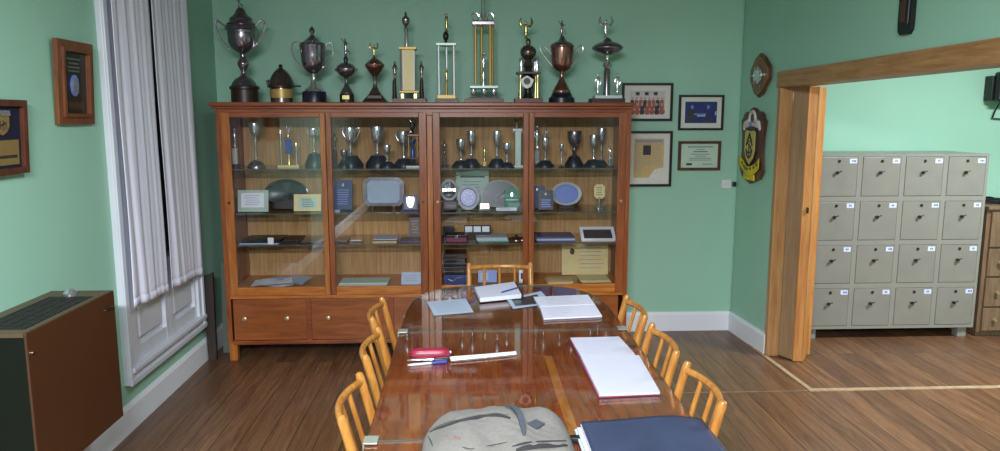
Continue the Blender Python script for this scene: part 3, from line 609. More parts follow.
def fig_trophy(label, cx, y0, hw, colm, figm, base, Y=5.3, split=.5):
    t = Trophy('figurine_trophy', label, 'trophy', cx, 168, S1, Y, GS); h = 168-y0
    t.box('base', base, cx-hw, cx+hw, 168-h*.1, 168, .06, bottom=True)
    t.box('column', colm, cx-hw*.45, cx+hw*.45, y0+h*split, 168-h*.1+.3, .035)
    t.figure(figm, cx, y0, y0+h*split+.5, hw*.7, 'x'); return t
fig_trophy('figurine on a pale column at the window end of the top glass shelf', 235, 128, 5, 'marble', 'silver', 'ebony', 5.32)
shelf_goblet('tall slender silver goblet behind the first glass door with a conical foot', 'silver', 256.5, 123, 4, base='tarnish', bh=.12, bw=1.7, cup=.3)
t = Trophy('figurine_trophy', 'blue and silver figurine trophy on a flat cream base behind the first door', 'trophy', 289.5, 168, S1, 5.3, GS)
t.box('base', 'cream', 279, 300, 165, 168, .07, bottom=True)
for x, y0 in ((282, 130), (297, 142)): t.lathe('post', 'silver', [(y0, .8), (y0+4, 1.6), (y0+8, .8), (y0+14, 1.5), (y0+20, .7), (165.2, 1)], dx=(x-289.5)*t.k, seg=10)
t.box('blue_panel', 'bluemet', 285.5, 291.5, 139, 154, .02); t.lathe('center_post', 'gold', [(134, 1), (137, 1.8), (139.2, 1)], seg=10); t.lathe('spindle', 'gold', [(153.8, .8), (160, 1), (165.2, 1.6)], seg=10)
t.figure('silver', 289, 125, 134.5, 2.2)
shelf_goblet('silver cup on a round navy base at the inner end of the first door', 'silver', 315, 128, 3.8, base='navy', bh=.34, bw=2.0, cup=.24, handles=1)
shelf_goblet('tall silver goblet on dark base, first behind the second door', 'silver', 351, 127, 4.4, bh=.24, bw=2.2, handles=1)
shelf_goblet('short tarnished cup standing in front of the tall goblet behind the second door', 'tarnish', 344.5, 150, 3, Y=5.22, bh=.25, bw=1.5)
shelf_goblet('tallest bright goblet on dark base in the middle of the second door', 'silver', 378, 126, 5, bh=.24, bw=1.9)
shelf_goblet('small silver cup with tiny lid close beside the brightest goblet, second door', 'silver', 387.5, 145, 2.8, Y=5.22, bh=.22, bw=2.2)
shelf_goblet('shallow two-handled silver cup on a navy base, second door', 'silver', 404, 131, 4.5, Y=5.36, bh=.2, bw=1.8, handles=1)
t = Trophy('tower_trophy', 'black and gold two-tier tower trophy on white base beside the center post', 'trophy', 413, 168, S1, 5.26, GS)
t.box('base', 'marble', 406.5, 420, 165.5, 168, .07, bottom=True)
for x in (409, 417.5): t.lathe('post', 'goldp', [(136, .7), (157, .7)], dx=(x-413)*t.k, seg=10)
t.box('lower_tier', 'ebony', 407.5, 419, 157, 159, .05); t.lathe('lower_cup', 'black', [(159, 2.5), (161, 3.2), (163, 2), (165.7, 3.4)]); t.box('upper_tier', 'copper', 407.5, 419, 134, 136.2, .05)
t.lathe('inner_cup', 'bluemet', [(140, 2.4), (144, 2.6), (147, 1), (150, 2), (157, 2.2)], seg=12); t.lathe('top_cup', 'black', [(122, 2), (124, 3), (129, 2.2), (131, 1), (134.2, 2.4)])
t.tube('top_ring', 'gold', [(411, 122), (409.5, 118.5), (412.5, 116), (415.5, 118.5), (414.5, 122)], .004)
fig_trophy('dim brown figurine trophy half hidden at the outer edge of the second door', 335, 133, 4, 'ebony', 'bronze', 'ebony', 5.42)
fig_trophy('small silver figurine on dark base at the outer edge of the third door', 444.5, 140, 4, 'ebony', 'tarnish', 'navy', 5.4)
shelf_goblet('silver goblet with a tilted bright bowl on dark base, third door', 'silver', 461, 139, 3.6, bh=.2, bw=2.0)
shelf_goblet('tall ribbed silver goblet on a square dark base, third door', 'silver', 471.5, 131, 3.2, Y=5.36, bh=.2, bw=2.2)
fig_trophy('tiny gold figurine in front of the brown back, middle of the third door', 484.5, 145, 4, 'goldp', 'gold', 'ebony', 5.24, .7)
shelf_goblet('tall silver chalice on dark base right of the tiny gold figurine', 'silver', 497, 131, 3, Y=5.3, bh=.2, bw=2.3)
shelf_goblet('oval-bowled silver cup on dark base beside the white column', 'silver', 507, 143, 3.2, Y=5.26, bh=.18, bw=1.9)
t = Trophy('column_trophy', 'short pale green square column with white cap and foot behind the third door', 'trophy', 518, 168, S1, 5.28, GS)
t.box('foot', 'marble', 512, 524, 165, 168, .07, bottom=True); t.box('column', 'paleglass', 515, 521, 131, 165.2, .035); t.box('cap', 'marble', 512.5, 522, 128.5, 131.2, .055)
t.figure('tarnish', 517, 118, 128.8, 2.2)
fig_trophy('silver figurine at the outer edge of the fourth door, on a navy base', 537, 124, 4.2, 'silver', 'silver', 'navy', 5.34, .6)
shelf_goblet('silver goblet crowned by a figurine on navy base, fourth door', 'silver', 545, 138, 3, Y=5.28, bh=.2, bw=2.4, fig='silver')
shelf_goblet('slim bright silver cup between two brown shield shapes, fourth door', 'silver', 561.5, 144, 1.8, Y=5.22, bh=.06, bw=1.6, cup=.3)
shelf_goblet('dark blue-grey cup on a broad navy base, middle of the fourth door', 'tarnish', 574, 131, 5.5, Y=5.32, bh=.25, bw=1.35)
shelf_goblet('squat silver cup on navy base with bright bowl, right half of the fourth door', 'silver', 593.5, 135, 3.6, bh=.2, bw=2.2)
shelf_goblet('tall silver vase trophy behind the squat cup, right half of the fourth door', 'silver', 601, 128, 3.4, Y=5.42, bh=.15, bw=1.6)
fig_trophy('thin silver figurine nearest the right end of the top glass shelf', 610, 146, 3.4, 'silver', 'silver', 'ebony', 5.26, .6)
# ---- wooden shields standing at the back of the top shelf are left bare; plaques on the second shelf
G2 = 'plaques and dishes on the second shelf'; G3 = 'things lying on the third shelf'; G4 = 'things on the cabinet floor'
class Slab:
    """upright flat piece leaning back on a shelf: local u right, v up, n towards the room"""
    def __init__(s, name, label, cat, x0, x1, y0, y1, zb, Y, group, lean=.16):
        a = at(x0, y1, Y); b = at(x1, y0, Y)
        s.w = b.x-a.x if False else (x1-x0)*mpp(Y); s.h = max(.02, b.z-zb); s.cx = (at(x0, (y0+y1)/2, Y).x+at(x1, (y0+y1)/2, Y).x)/2
        s.u = Vector(X); s.v = Vector((0, math.sin(lean), math.cos(lean))); s.n = Vector((0, -math.cos(lean), math.sin(lean)))
        s.o = Vector((s.cx, Y, zb+.004)); s.h /= math.cos(lean)
        s.root = thing(name, label, cat, (s.cx, Y, zb), group)
    def pt(s, a, b, d=0.): return s.o+s.u*(a*s.w/2)+s.v*(b*s.h)+s.n*d
    def rect(s, name, mt, a0, a1, b0, b1, d0, d1, parent=None):
        c = s.pt((a0+a1)/2, (b0+b1)/2, (d0+d1)/2)
        return MB().obox(c, s.u*((a1-a0)*s.w/4), s.v*((b1-b0)*s.h/2), s.n*((d1-d0)/2)).build(name, mt, parent or s.root)
    def oval(s, name, mt, a, b, ra, rb, d0, d1, seg=32, parent=None):
        return MB().disc(s.pt(a, b, d0), s.u, s.v, s.n*(d1-d0), ra*s.w/2, rb*s.h, seg).build(name, mt, parent or s.root)
    def dish(s, name, mt, a, b, ra, rb, rim='silverb', depth=.012, rimw=.28, parent=None):
        """dished oval: raised rim falling to a flat well"""
        seg = 36; vs = []; fs = []
        for f, d in ((1.0, .000), (1.0, depth), (.96, depth+.002), (1-rimw, depth*.5), (1-rimw-.05, .002), (.01, .002)):
            for k in range(seg):
                t_ = 2*PI*k/seg; vs.append(s.pt(a, b, d)+s.u*(ra*s.w/2*f*math.cos(t_))+s.v*(rb*s.h*f*math.sin(t_)))
        m = MB()
        for i in range(5):
            m.mat(0 if i < 3 else 1)
            m.add([], []); 
            for k in range(seg): k2 = (k+1) % seg; fs.append(((i*seg+k, i*seg+k2, (i+1)*seg+k2, (i+1)*seg+k), 0 if i < 3 else 1))
        m = MB(); m.v = [tuple(p) for p in vs]
        for f, mi in fs: m.f.append(list(f)); m.mi.append(mi); m.sm.append(True)
        m.f.append(list(range(seg))[::-1]); m.mi.append(0); m.sm.append(False)
        return m.build(name, [rim, mt], parent or s.root)
    def lines(s, name, mt, n, a0, a1, b0, b1, d, hgt=.012):
        m = MB(); rr = random.Random(n*7+int(a0*100))
        for i in range(n):
            b = b0+(b1-b0)*(i+.5)/n; c0 = a0+(a1-a0)*rr.uniform(0, .12); c1 = a1-(a1-a0)*rr.uniform(0, .2)
            m.obox(s.pt((c0+c1)/2, b, d), s.u*((c1-c0)*s.w/4), s.v*(hgt*s.h), s.n*.0004)
        return m.build(name, mt, s.root)
s = Slab('framed_card', 'white card in a pale frame on the second shelf behind the first door', 'plaque', 238, 268, 191, 215, S2, 5.2, G2)
s.rect('frame', 'paleglass', -1, 1, 0, 1, 0, .008); s.rect('card', 'cardw', -.78, .72, .2, .86, .008, .010); s.lines('card_text', 'line', 5, -.6, .55, .28, .8, .0105)
s = Slab('oval_dish', 'wide dark oval dish with a silver rim behind the two framed cards', 'dish', 264, 308, 180, 213, S2, 5.36, G2)
s.dish('dish', 'dkglass', 0, .5, 1, .5, 'tarnish', .014, .14); s.rect('stand', 'ebony', -.5, .5, 0, .25, .02, .03)
s = Slab('framed_card', 'greenish framed certificate on the second shelf beside the dark oval dish', 'plaque', 294, 321, 195, 215, S2, 5.22, G2)
s.rect('frame', 'cream', -1, 1, 0, 1, 0, .008); s.rect('card', 'cert', -.66, .7, .14, .82, .008, .010); s.lines('card_text', 'ink', 5, -.5, .5, .22, .76, .0105, .014)
s = Slab('plaque', 'navy plaque with rows of pale text and round crest behind the second door', 'plaque', 334, 352, 181, 212, S2, 5.3, G2)
s.rect('board', 'blue', -1, 1, 0, 1, 0, .014); s.oval('crest', 'silver', 0, .83, .12, .06, .014, .017)
s.lines('plaque_text', 'bluel', 7, -.7, .7, .15, .7, .0145, .014)
tr = Trophy('folded_card', 'tiny white folded card in front of the navy plaque', 'card', 337, 214, S2, 5.2, G2)
tr.box('card', 'paper', 334.5, 340, 211, 215, .02, bottom=True, bev=.001); tr.box('card_fold', 'paper2', 334.5, 340, 209.8, 211, .012, bev=.001)
s = Slab('salver', 'rectangular silver tray with clipped corners standing behind the second door', 'tray', 363, 404, 178, 205, S2+.02, 5.34, G2, .06)
def octo(sl, f, c): a, b = sl.w/2*f, sl.h/2*f; c *= f; return [(-a+c, -b), (a-c, -b), (a, -b+c), (a, b-c), (a-c, b), (-a+c, b), (-a, b-c), (-a, -b+c)]
m = MB().prism(octo(s, 1, .035), s.pt(0, .5, 0), s.u, s.v, s.n*.006); m.build('rim', 'tarnish', s.root)
MB().prism(octo(s, .86, .03), s.pt(0, .5, .0062), s.u, s.v, s.n*.003).build('plate', 'tarnish', s.root)
MB().prism(octo(s, .78, .03), s.pt(0, .5, .0094), s.u, s.v, s.n*.001).build('center', 'paper2', s.root)
for a in (-.5, .5): c = s.pt(a, 0, .0); MB().box(c.x-.01, c.x+.01, c.y-.04, c.y+.02, S2, S2+.026, .002).build('stand_foot', 'ebony', s.root)
s = Slab('medal_case', 'open blue case holding a silver shield medal behind the second door', 'medal', 403, 418, 196, 212, S2, 5.2, G2)
s.rect('case', 'blue', -1, 1, 0, 1, 0, .012); s.rect('lining', 'black', -.75, .75, .12, .92, .012, .014)
MB().prism([(-.45*s.w/2, .42*s.h), (.45*s.w/2, .42*s.h), (.45*s.w/2, .0), (.25*s.w/2, -.2*s.h), (0, -.26*s.h), (-.25*s.w/2, -.2*s.h), (-.45*s.w/2, 0)], s.pt(0, .45, .014), s.u, s.v, s.n*.004).build('medal', 'silver', s.root)
MB().obox(s.o+Vector((0, -.045, .003)), (s.w*.6, 0, 0), (0, .04, 0), (0, 0, .005)).build('case_lid', 'blue', s.root)
s = Slab('certificate', 'large pale certificate at the back of the second shelf, third door', 'certificate', 456, 489, 171, 205, S2, 5.5, G2, .05)
s.rect('sheet', 'cert', -1, 1, 0, 1, 0, .004); s.rect('heading', 'ink', -.75, .75, .80, .835, .004, .0046); s.lines('sheet_text', 'line', 5, -.6, .6, .3, .72, .0045, .01)
s = Slab('round_plate', 'pale round plate with dark lettering band behind the third door, outer side', 'dish', 440, 458, 180, 202, S2+.05, 5.36, G2)
s.dish('plate', 'silver', 0, .5, 1, .5, 'silverb', .01, .25); s.rect('lettering', 'ink', -.62, .62, .33, .46, .012, .013)
m = MB().box(s.cx-.05, s.cx+.05, 5.33, 5.4, S2, S2+.055, .003); m.build('stand', 'ebony', s.root)
s = Slab('desk_plaque', 'small grey sloping plaque below the pale lettered plate', 'plaque', 443, 458, 202, 212, S2, 5.2, G2, .5)
s.rect('block', 'tarnish', -1, 1, 0, 1, 0, .012); s.rect('plate', 'silver', -.8, .8, .2, .85, .012, .0135)
s = Slab('round_plate', 'round silver plate with violet blue centre behind the third door', 'dish', 457, 479.5, 186, 210.5, S2, 5.24, G2)
s.dish('plate', 'violet', 0, .5, 1, .5, 'silverb', .014, .26)
m = MB()
for i in range(7): a = i*2*PI/7; m.disc(s.pt(.36*math.cos(a), .5+.18*math.sin(a), .003), s.u, s.v, s.n*.001, .008, .008, 10)
m.build('relief', 'bluel', s.root)
s = Slab('desk_plaque', 'little gold plate on a black block between plate and dark arch', 'plaque', 479, 490, 204, 212, S2, 5.2, G2, .2)
s.rect('block', 'black', -1, 1, 0, 1, 0, .02); s.rect('plate', 'gold', -.75, .8, .25, .9, .02, .022)
s = Slab('arched_plaque', 'large dark arched plate with silver edge behind the third door', 'dish', 480, 520, 181, 210, S2, 5.4, G2)
arc = lambda f: [(-s.w/2*f, 0)]+[(s.w/2*f*math.cos(PI-PI*i/20), .45*s.h+(s.h*.55*f)*math.sin(PI-PI*i/20)) for i in range(21)]+[(s.w/2*f, 0)]
MB().prism(arc(1), s.pt(0, 0, 0), s.u, s.v, s.n*.012).build('rim', 'dkrim', s.root); MB().prism(arc(.88), s.pt(0, .03, .012), s.u, s.v, s.n*.002).build('face', 'dkglass', s.root)
m = MB().tube([s.pt(-.25, .3, .016), s.pt(0, .42, .016), s.pt(.3, .62, .016)], [.003, .006, .002], 6); m.build('inlay', 'silver', s.root)
s = Slab('plaque', 'upright green plaque with a tiny silver badge beside the dark arch', 'plaque', 505, 518.5, 190, 209, S2, 5.26, G2)
s.rect('board', 'teal', -1, 1, 0, 1, 0, .012); s.oval('badge', 'silver', 0, .72, .2, .12, .012, .016); s.rect('band', 'paleglass', -.9, .9, .45, .48, .012, .0125)
def sheet_stack(name, label, cat, x0, x1, y0, y1, zb, Y0, Y1, mt, n=1, th=.006, group=None, part='sheet', skew=0.):
    """low flat things lying on a shelf: footprint from the shelf depth, layers stacked"""
    a = at(x0, y1, Y0).x; b = at(x1, y1, Y0).x
    r = thing(name, label, cat, ((a+b)/2, (Y0+Y1)/2, zb), group)
    for i in range(n):
        sk = skew*(i-(n-1)/2); mm = mt if isinstance(mt, str) else mt[i % len(mt)]
        MB().box(a+sk, b+sk, Y0+.004*i, Y1+.003*i, zb+.0006+th*i, zb+.0006+th*(i+1)-.0006, .0015).build(part, mm, r)
    return r
s = Slab('paper_card', 'white card propped at the front of the second shelf under the green plaque', 'card', 496, 517, 208.5, 215, S2, 5.17, G2, .7)
s.rect('card', 'cardw', -1, 1, 0, 1, 0, .003); s.lines('card_text', 'line', 3, -.7, .7, .2, .85, .0034, .02)
s = Slab('medal_case', 'dark blue box with silver badge on the second shelf, fourth door outer edge', 'medal', 530, 545, 187, 213, S2, 5.32, G2)
s.rect('case', 'blue', -1, 1, 0, 1, 0, .03); s.oval('badge', 'silver', -.1, .84, .14, .06, .03, .034)
s = Slab('medal_case', 'blue case with rows of tiny medals in front of the oval plate', 'medal', 538, 553, 191, 213, S2, 5.22, G2)
s.rect('case', 'navy', -1, 1, 0, 1, 0, .02); s.oval('badge', 'silver', 0, .8, .14, .07, .02, .024); s.lines('medal_rows', 'bluel', 4, -.7, .7, .1, .55, .0205, .03)
s = Slab('oval_dish', 'oval silver plate with lavender blue centre behind the fourth door', 'dish', 551, 582, 183, 206, S2+.015, 5.34, G2)
s.dish('plate', 'bluel', 0, .5, 1, .5, 'silverb', .016, .22)
m = MB().box(s.cx-.06, s.cx+.06, 5.31, 5.38, S2, S2+.02, .003); m.build('stand', 'ebony', s.root)
s = Slab('badge_card', 'pale yellow eight-sided card on a small stand, fourth door', 'card', 594, 605, 185, 200, S2+.07, 5.3, G2, .1)
MB().prism(octo(s, 1, .018), s.pt(0, .5, 0), s.u, s.v, s.n*.006).build('card', 'cream', s.root); s.lines('card_text', 'ink', 4, -.6, .6, .2, .85, .0065, .02)
m = MB().lathe(s.cx, 5.30, [(S2, .03), (S2+.012, .03), (S2+.018, .008), (S2+.085, .008)], 14); m.build('stand', 'silver', s.root)
t = Trophy('glass_ornament', 'small clear and silver ornament at the front of the shelf below the yellow card', 'ornament', 602, 212, S2, 5.2, G2)
t.lathe('foot', 'silver', [(210.5, 3), (212, 4)], True); t.lathe('body', 'silver', [(205, 1), (207, 2.6), (209, 1.6), (210.8, 2.4)])
# ---- third shelf
s = Slab('picture_book', 'dark picture book standing at the inner end of the second door, lower shelf', 'book', 409, 421, 216, 240, S3, 5.36, G3, .1)
s.rect('cover', 'navy', -1, 1, 0, 1, 0, .012); s.lines('cover_picture', 'bronze', 5, -.6, .6, .2, .8, .0125, .03)
r = sheet_stack('document_folder', 'long flat dark folder with pale edges on the third shelf, first door', 'folder', 240, 279, 0, 246, S3, 5.16, 5.42, ['paper2', 'black', 'black'], 3, .009, G3, 'layer', .004)
c = at(271, 246, 5.155); MB().box(c.x-.02, c.x+.02, 5.152, 5.155, S3+.002, S3+.05, .0).build('white_label', 'cardw', r)
sheet_stack('document_folder', 'flat black case beside the white-labelled folder, third shelf', 'folder', 282, 299, 0, 246, S3, 5.2, 5.4, ['black', 'ebony'], 2, .013, G3, 'layer', .01)
sheet_stack('document_folder', 'dark folder with shiny spine next to the first wooden door stile, third shelf', 'folder', 300, 322, 0, 246, S3, 5.17, 5.4, ['navy', 'tarnish'], 2, .008, G3, 'layer', .0)
sheet_stack('medal_case', 'shiny dark case lying at the outer edge of the second door, third shelf', 'medal', 334, 347, 0, 245, S3, 5.18, 5.38, ['black', 'tarnish'], 2, .01, G3, 'layer', .002)
sheet_stack('glass_paperweight', 'clear paperweight block between two dark cases, third shelf, second door', 'paperweight', 350, 362, 0, 245, S3, 5.2, 5.3, ['tarnish', 'silver'], 2, .011, G3, 'block', .0)
sheet_stack('closed_book', 'blue-grey book lying flat in the middle of the second door, third shelf', 'book', 373, 397, 0, 244, S3, 5.2, 5.4, ['cream', 'navy', 'paper2'], 3, .008, G3, 'layer', .002)
sheet_stack('document_folder', 'navy flat folder below the standing picture book, third shelf', 'folder', 399, 420, 0, 244, S3, 5.15, 5.34, ['navy', 'blue'], 2, .009, G3, 'layer', .004)
r = thing('ribbon_rack', 'three small white plates on a dark bar above the third shelf, third door', 'plaque', (at(477, 232, 5.3).x, 5.3, S3), G3)
a = at(464, 233, 5.3); b = at(491, 225, 5.3); MB().box(a.x, b.x, 5.296, 5.31, S3, b.z, .002).build('bar', 'ebony', r)
for i in range(3): xx = a.x+.008+(b.x-a.x-.01)*i/3; MB().box(xx, xx+.052, 5.292, 5.296, a.z+.008, b.z-.008, .001).build('plate', 'cardw', r)
r = thing('trinket_box', 'dark red lidded box at the outer edge of the third door, third shelf', 'box', (at(457, 245, 5.24).x, 5.24, S3), G3)
a = at(446, 245, 5.2).x; b = at(467, 245, 5.2).x; MB().box(a, b, 5.19, 5.32, S3, S3+.035, .004).build('box', 'redb', r); MB().box(a-.004, b+.004, 5.186, 5.324, S3+.035, S3+.055, .006).build('lid', 'black', r); MB().box((a+b)/2-.01, (a+b)/2+.01, 5.183, 5.187, S3+.026, S3+.044, .001).build('clasp', 'silver', r)
sheet_stack('stacked_booklets', 'pale green and white booklets stacked on the third shelf, third door', 'booklet', 477, 508, 0, 245, S3, 5.16, 5.36, ['teal', 'paper', 'cert', 'paper'], 4, .009, G3, 'booklet', -.004)
t = Trophy('wooden_bowl', 'brown wooden bowl with a metal knob beside the stacked booklets', 'bowl', 516.5, 245, S3, 5.26, G3)
t.lathe('bowl', 'copper', [(238.5, 9.6), (239.5, 10), (243, 7), (245, 4.5)], True); t.lathe('lid', 'ebony', [(236.5, 1.5), (237.4, 6), (238.6, 9.3)]); t.lathe('knob', 'gold', [(234.2, .8), (235.2, 1.6), (236.6, 1)])
r = sheet_stack('closed_book', 'thick navy book with white page edges lying behind the fourth door', 'book', 537, 575, 0, 243, S3, 5.15, 5.38, ['blue', 'paper2', 'blue'], 3, .013, G3, 'layer', .0)
s = Slab('framed_print', 'white picture frame lying tilted on the third shelf behind the fourth door', 'frame', 581, 617, 231, 242, S3, 5.15, G3, 1.0)
wall_frame(MB(), s.pt(0, .5, 0), s.u, s.v, s.n, s.w, s.h, .022, .012).build('frame', 'cardw', s.root); s.rect('picture', 'dkglass', -.85, .85, .12, .88, 0, .004)
t = Trophy('small_trophy', 'grey glass block trophy in dim light above the red box', 'trophy', 449, 232, S3, 5.44, G3)
t.box('base', 'ebony', 442, 456, 238, 243, .06, bottom=True); t.box('block', 'dkglass', 443.5, 454.5, 226, 238.2, .03)
# ---- cabinet floor
r = thing('crumpled_papers', 'loose white papers spread on the cabinet floor behind the first door', 'paper', (at(278, 284, 5.3).x, 5.3, S0), G4)
for i, (a0, a1, y0, y1, rz) in enumerate(((250, 292, 5.17, 5.4, .1), (262, 305, 5.2, 5.46, -.12), (258, 290, 5.16, 5.36, .25))):
    a = at(a0, 284, 5.2).x; b = at(a1, 284, 5.2).x; cx_, cy_ = (a+b)/2, (y0+y1)/2
    def fn(u, v_, a=a, b=b, y0=y0, y1=y1, rz=rz, i=i, cx_=cx_, cy_=cy_):
        x = (a-cx_)+(b-a)*u; y = (y0-cy_)+(y1-y0)*v_
        return (cx_+x*math.cos(rz)-y*math.sin(rz), cy_+x*math.sin(rz)+y*math.cos(rz), S0+.003+.008*i+.006*(1+math.sin(7*u+3*i)*math.cos(5*v_+i)))
    MB().grid(fn, 14, 12).build('sheet', ['cardw', 'paper2', 'cardw'][i], r, fixn=False)
sheet_stack('stacked_booklets', 'long cream booklets lying on the cabinet floor behind the second door', 'booklet', 338, 387, 0, 283, S0, 5.16, 5.34, ['cream', 'paper', 'cert'], 3, .009, G4, 'booklet', .006)
s = Slab('paper_card', 'pale card propped on the cabinet floor beside the center post', 'card', 401, 421, 274, 284, S0, 5.2, G4, .5); s.rect('card', 'paper2', -1, 1, 0, 1, 0, .004); s.lines('card_text', 'line', 3, -.7, .7, .2, .8, .0044, .02)
r = thing('stacked_albums', 'pile of black albums on a blue box behind the third door', 'album', (at(457, 280, 5.3).x, 5.3, S0), G4)
a = at(444, 280, 5.18).x; b = at(467, 280, 5.18).x
MB().box(a, b, 5.18, 5.42, S0, S0+.075, .004).build('blue_box', 'blue', r)
for i in range(5): dx_ = random.uniform(-.012, .012); MB().box(a+.004+dx_, b-.004+dx_, 5.19, 5.41, S0+.076+.03*i, S0+.076+.03*i+.027, .004).build('album', ['black', 'ebony', 'navy', 'black', 'ebony'][i], r)
c = (a+b)/2; MB().tube([(c-.06, 5.176, S0+.05), (c-.02, 5.174, S0+.03), (c+.01, 5.174, S0+.055), (c+.05, 5.176, S0+.06)], .003).build('ribbon', 'silver', r)
s = Slab('paper_card', 'small blue card on the cabinet floor behind the end chair spindles', 'card', 478, 497, 272, 281, S0, 5.24, G4, .4); s.rect('card', 'bluel', -1, 1, 0, 1, 0, .006); s.rect('card_panel', 'paper2', -.85, .1, .2, .8, .006, .007)
s = Slab('paper_card', 'little white tag card on the cabinet floor near the third door inner stile', 'card', 519, 526, 271, 280, S0, 5.22, G4, .2); s.rect('card', 'cardw', -1, 1, 0, 1, 0, .006); s.rect('card_picture', 'ink', -.5, .5, .3, .75, .006, .0066)
s = Slab('newspaper', 'yellowed newspaper page standing at the back of the cabinet floor, fourth door', 'newspaper', 561, 609, 243, 276, S0, 5.48, G4, .08)
s.rect('page', 'cream', -1, 1, 0, 1, 0, .004); s.oval('portrait', 'ebony', -.55, .72, .1, .1, .004, .005); s.lines('page_text', 'line', 6, -.3, .85, .15, .9, .0045, .008)
sheet_stack('closed_book', 'worn cream booklet on the cabinet floor before the newspaper page', 'booklet', 548, 573, 0, 282, S0, 5.17, 5.36, ['cream', 'sepia'], 2, .009, G4, 'layer', .01)
sheet_stack('closed_book', 'brown bound booklet on the cabinet floor at the last door end', 'booklet', 582, 612, 0, 282, S0, 5.17, 5.38, ['ebony', 'sepia', 'cream'], 3, .008, G4, 'layer', -.01)
# ------------------------------------------------------------------ pictures on the back wall
NB = (0, -1, 0)
def picture(label, x0, x1, z0, z1, fmat, fw, inner, matw=.03, name='framed_photo', cat='picture'):
    Yp = YB-.004; o = Vector(((x0+x1)/2, Yp, (z0+z1)/2)); w_, h_ = x1-x0, z1-z0
    r = thing(name, label, cat, (o.x, YB, z0))
    wall_frame(MB(), o, X, Z, NB, w_, h_, fw, .022).build('frame', fmat, r)
    q = o+Vector((0, -.004, 0))
    MB().obox(q, (w_/2-fw*.6, 0, 0), (0, .003, 0), (0, 0, h_/2-fw*.6)).build('mount', inner, r)
    return r, q+Vector((0, -.0035, 0)), w_/2-fw, h_/2-fw
def rect_on(m, q, x0, x1, z0, z1, d=.0006): return m.box(q.x+x0, q.x+x1, q.y-d, q.y, q.z+z0, q.z+z1)
rr = random.Random(3)
r, q, a, b = picture('black-framed team photograph in red shirts, hung highest beside the cabinet', 1.196, 1.592, 1.679, 1.968, 'fblack', .018, 'mat')
rect_on(MB(), q, -a+.045, a-.04, -b+.04, b-.04).build('photo', 'photogr', r)
m = MB(); ph = q+Vector((0, -.0008, 0))
for row, (zz, n_) in enumerate(((-.005, 8), (-.05, 7))):
    for i in range(n_):
        xx = -a+.065+(2*a-.13)*i/(n_-1); c = ph+Vector((xx, -.0005*row, zz))
        m.mat(0 if (i+row) % 3 else 2).prism([(-.016, -.045), (.016, -.045), (.014, .02), (-.014, .02)], c, X, Z, (0, -.0005, 0)); m.mat(1).disc(c+Vector((0, 0, .032)), X, Z, (0, -.0005, 0), .008, .011, 10)
m.mat(0); rect_on(m, ph, -a+.045, a-.04, -b+.04, -b+.065)
m.build('players', ['photored', 'skin', 'ink'], r)
m = MB()
for i in range(3): rect_on(m, ph, -.09+.07*i, -.06+.07*i, b-.075, b-.05)
m.build('caption', 'ink', r)
r, q, a, b = picture('black-framed dark blue photograph of two seated people, above the certificate', 1.642, 1.994, 1.609, 1.878, 'fblack', .016, 'mat')
rect_on(MB(), q, -a+.035, a-.035, -b+.038, b-.035).build('photo', 'photoblue', r)
ph = q+Vector((0, -.0008, 0)); m = MB()
for xx, f in ((-.075, 1), (.06, -1)):
    m.mat(0).prism([(-.035, -.065), (.035, -.065), (.03*f+.0, .0), (.01, .025), (-.015, .025), (-.03, 0)], ph+Vector((xx, 0, 0)), X, Z, (0, -.0005, 0)); m.mat(1).disc(ph+Vector((xx+.004*f, 0, .042)), X, Z, (0, -.0005, 0), .012, .016, 12)
    m.mat(1).prism([(0, -.006), (.045*f, -.004), (.045*f, .006), (0, .006)], ph+Vector((xx+.02*f, -.0006, -.012)), X, Z, (0, -.0005, 0))
m.mat(2); rect_on(m, ph, -.03, .035, -.03, -.018); rect_on(m, ph, .11, .122, -.02, .01)
m.build('seated_people', ['ink', 'bluel', 'paper2'], r)
r, q, a, b = picture('black-framed yellowed newspaper page with a small portrait, below the team photograph', 1.246, 1.600, 1.172, 1.602, 'fblack', .018, 'mat')
m = MB().prism([(-a+.04, -b+.05), (.0, -b+.05), (.045, -b+.115), (a-.045, -b+.13), (a-.045, b-.04), (-a+.04, b-.04)], q, X, Z, (0, -.0008, 0)); m.build('clipping', 'sepia', r)
ph = q+Vector((0, -.001, 0)); m = MB(); rect_on(m, ph, -a+.05, a-.055, b-.07, b-.05)
for i in range(14):
    for x0, x1 in ((-.115, -.055), (-.045, .02), (.03, .095)):
        z_ = b-.085-.016*i
        if x0 < -.05 and -.02 < z_-.03 < .08: pass
        if z_ < -b+.14 and x0 > -.05: continue
        if -.06 < x0 < .02 and .02 < z_ < .11: continue
        rect_on(m, ph, x0, x1-rr.uniform(0, .012), z_, z_+.003)
m.build('newsprint', 'line', r)
rect_on(MB(), ph, -.05, .012, .03, .105).build('portrait', 'ink', r)
r, q, a, b = picture('brown-framed pale green certificate with dark lettering, nearest the room corner', 1.650, 1.984, 1.297, 1.524, 'plaque', .02, 'cert', name='framed_certificate', cat='certificate')
m = MB(); ph = q
for i, (hw, z_) in enumerate(((.1, .065), (.035, .048), (.055, .028), (.075, .01), (.045, -.006), (.085, -.022), (.09, -.036))): rect_on(m, ph, -hw+.01, hw+.01, z_, z_+(.006 if i in (0, 2) else .0035))
rect_on(m, ph, -.1, -.055, -.075, -.058); rect_on(m, ph, .03, .11, -.068, -.064)
m.build('lettering', 'ink', r)
r = thing('wall_socket', 'small white square socket with dark plug low in the room corner', 'socket', (2.045, YB, 1.15))
MB().box(2.008, 2.082, YB-.012, YB, 1.152, 1.222, .004).build('cover', 'switch', r); MB().disc((2.045, YB-.012, 1.187), X, Z, (0, -.003, 0), .022, .022, 20).build('outlet', 'white', r)
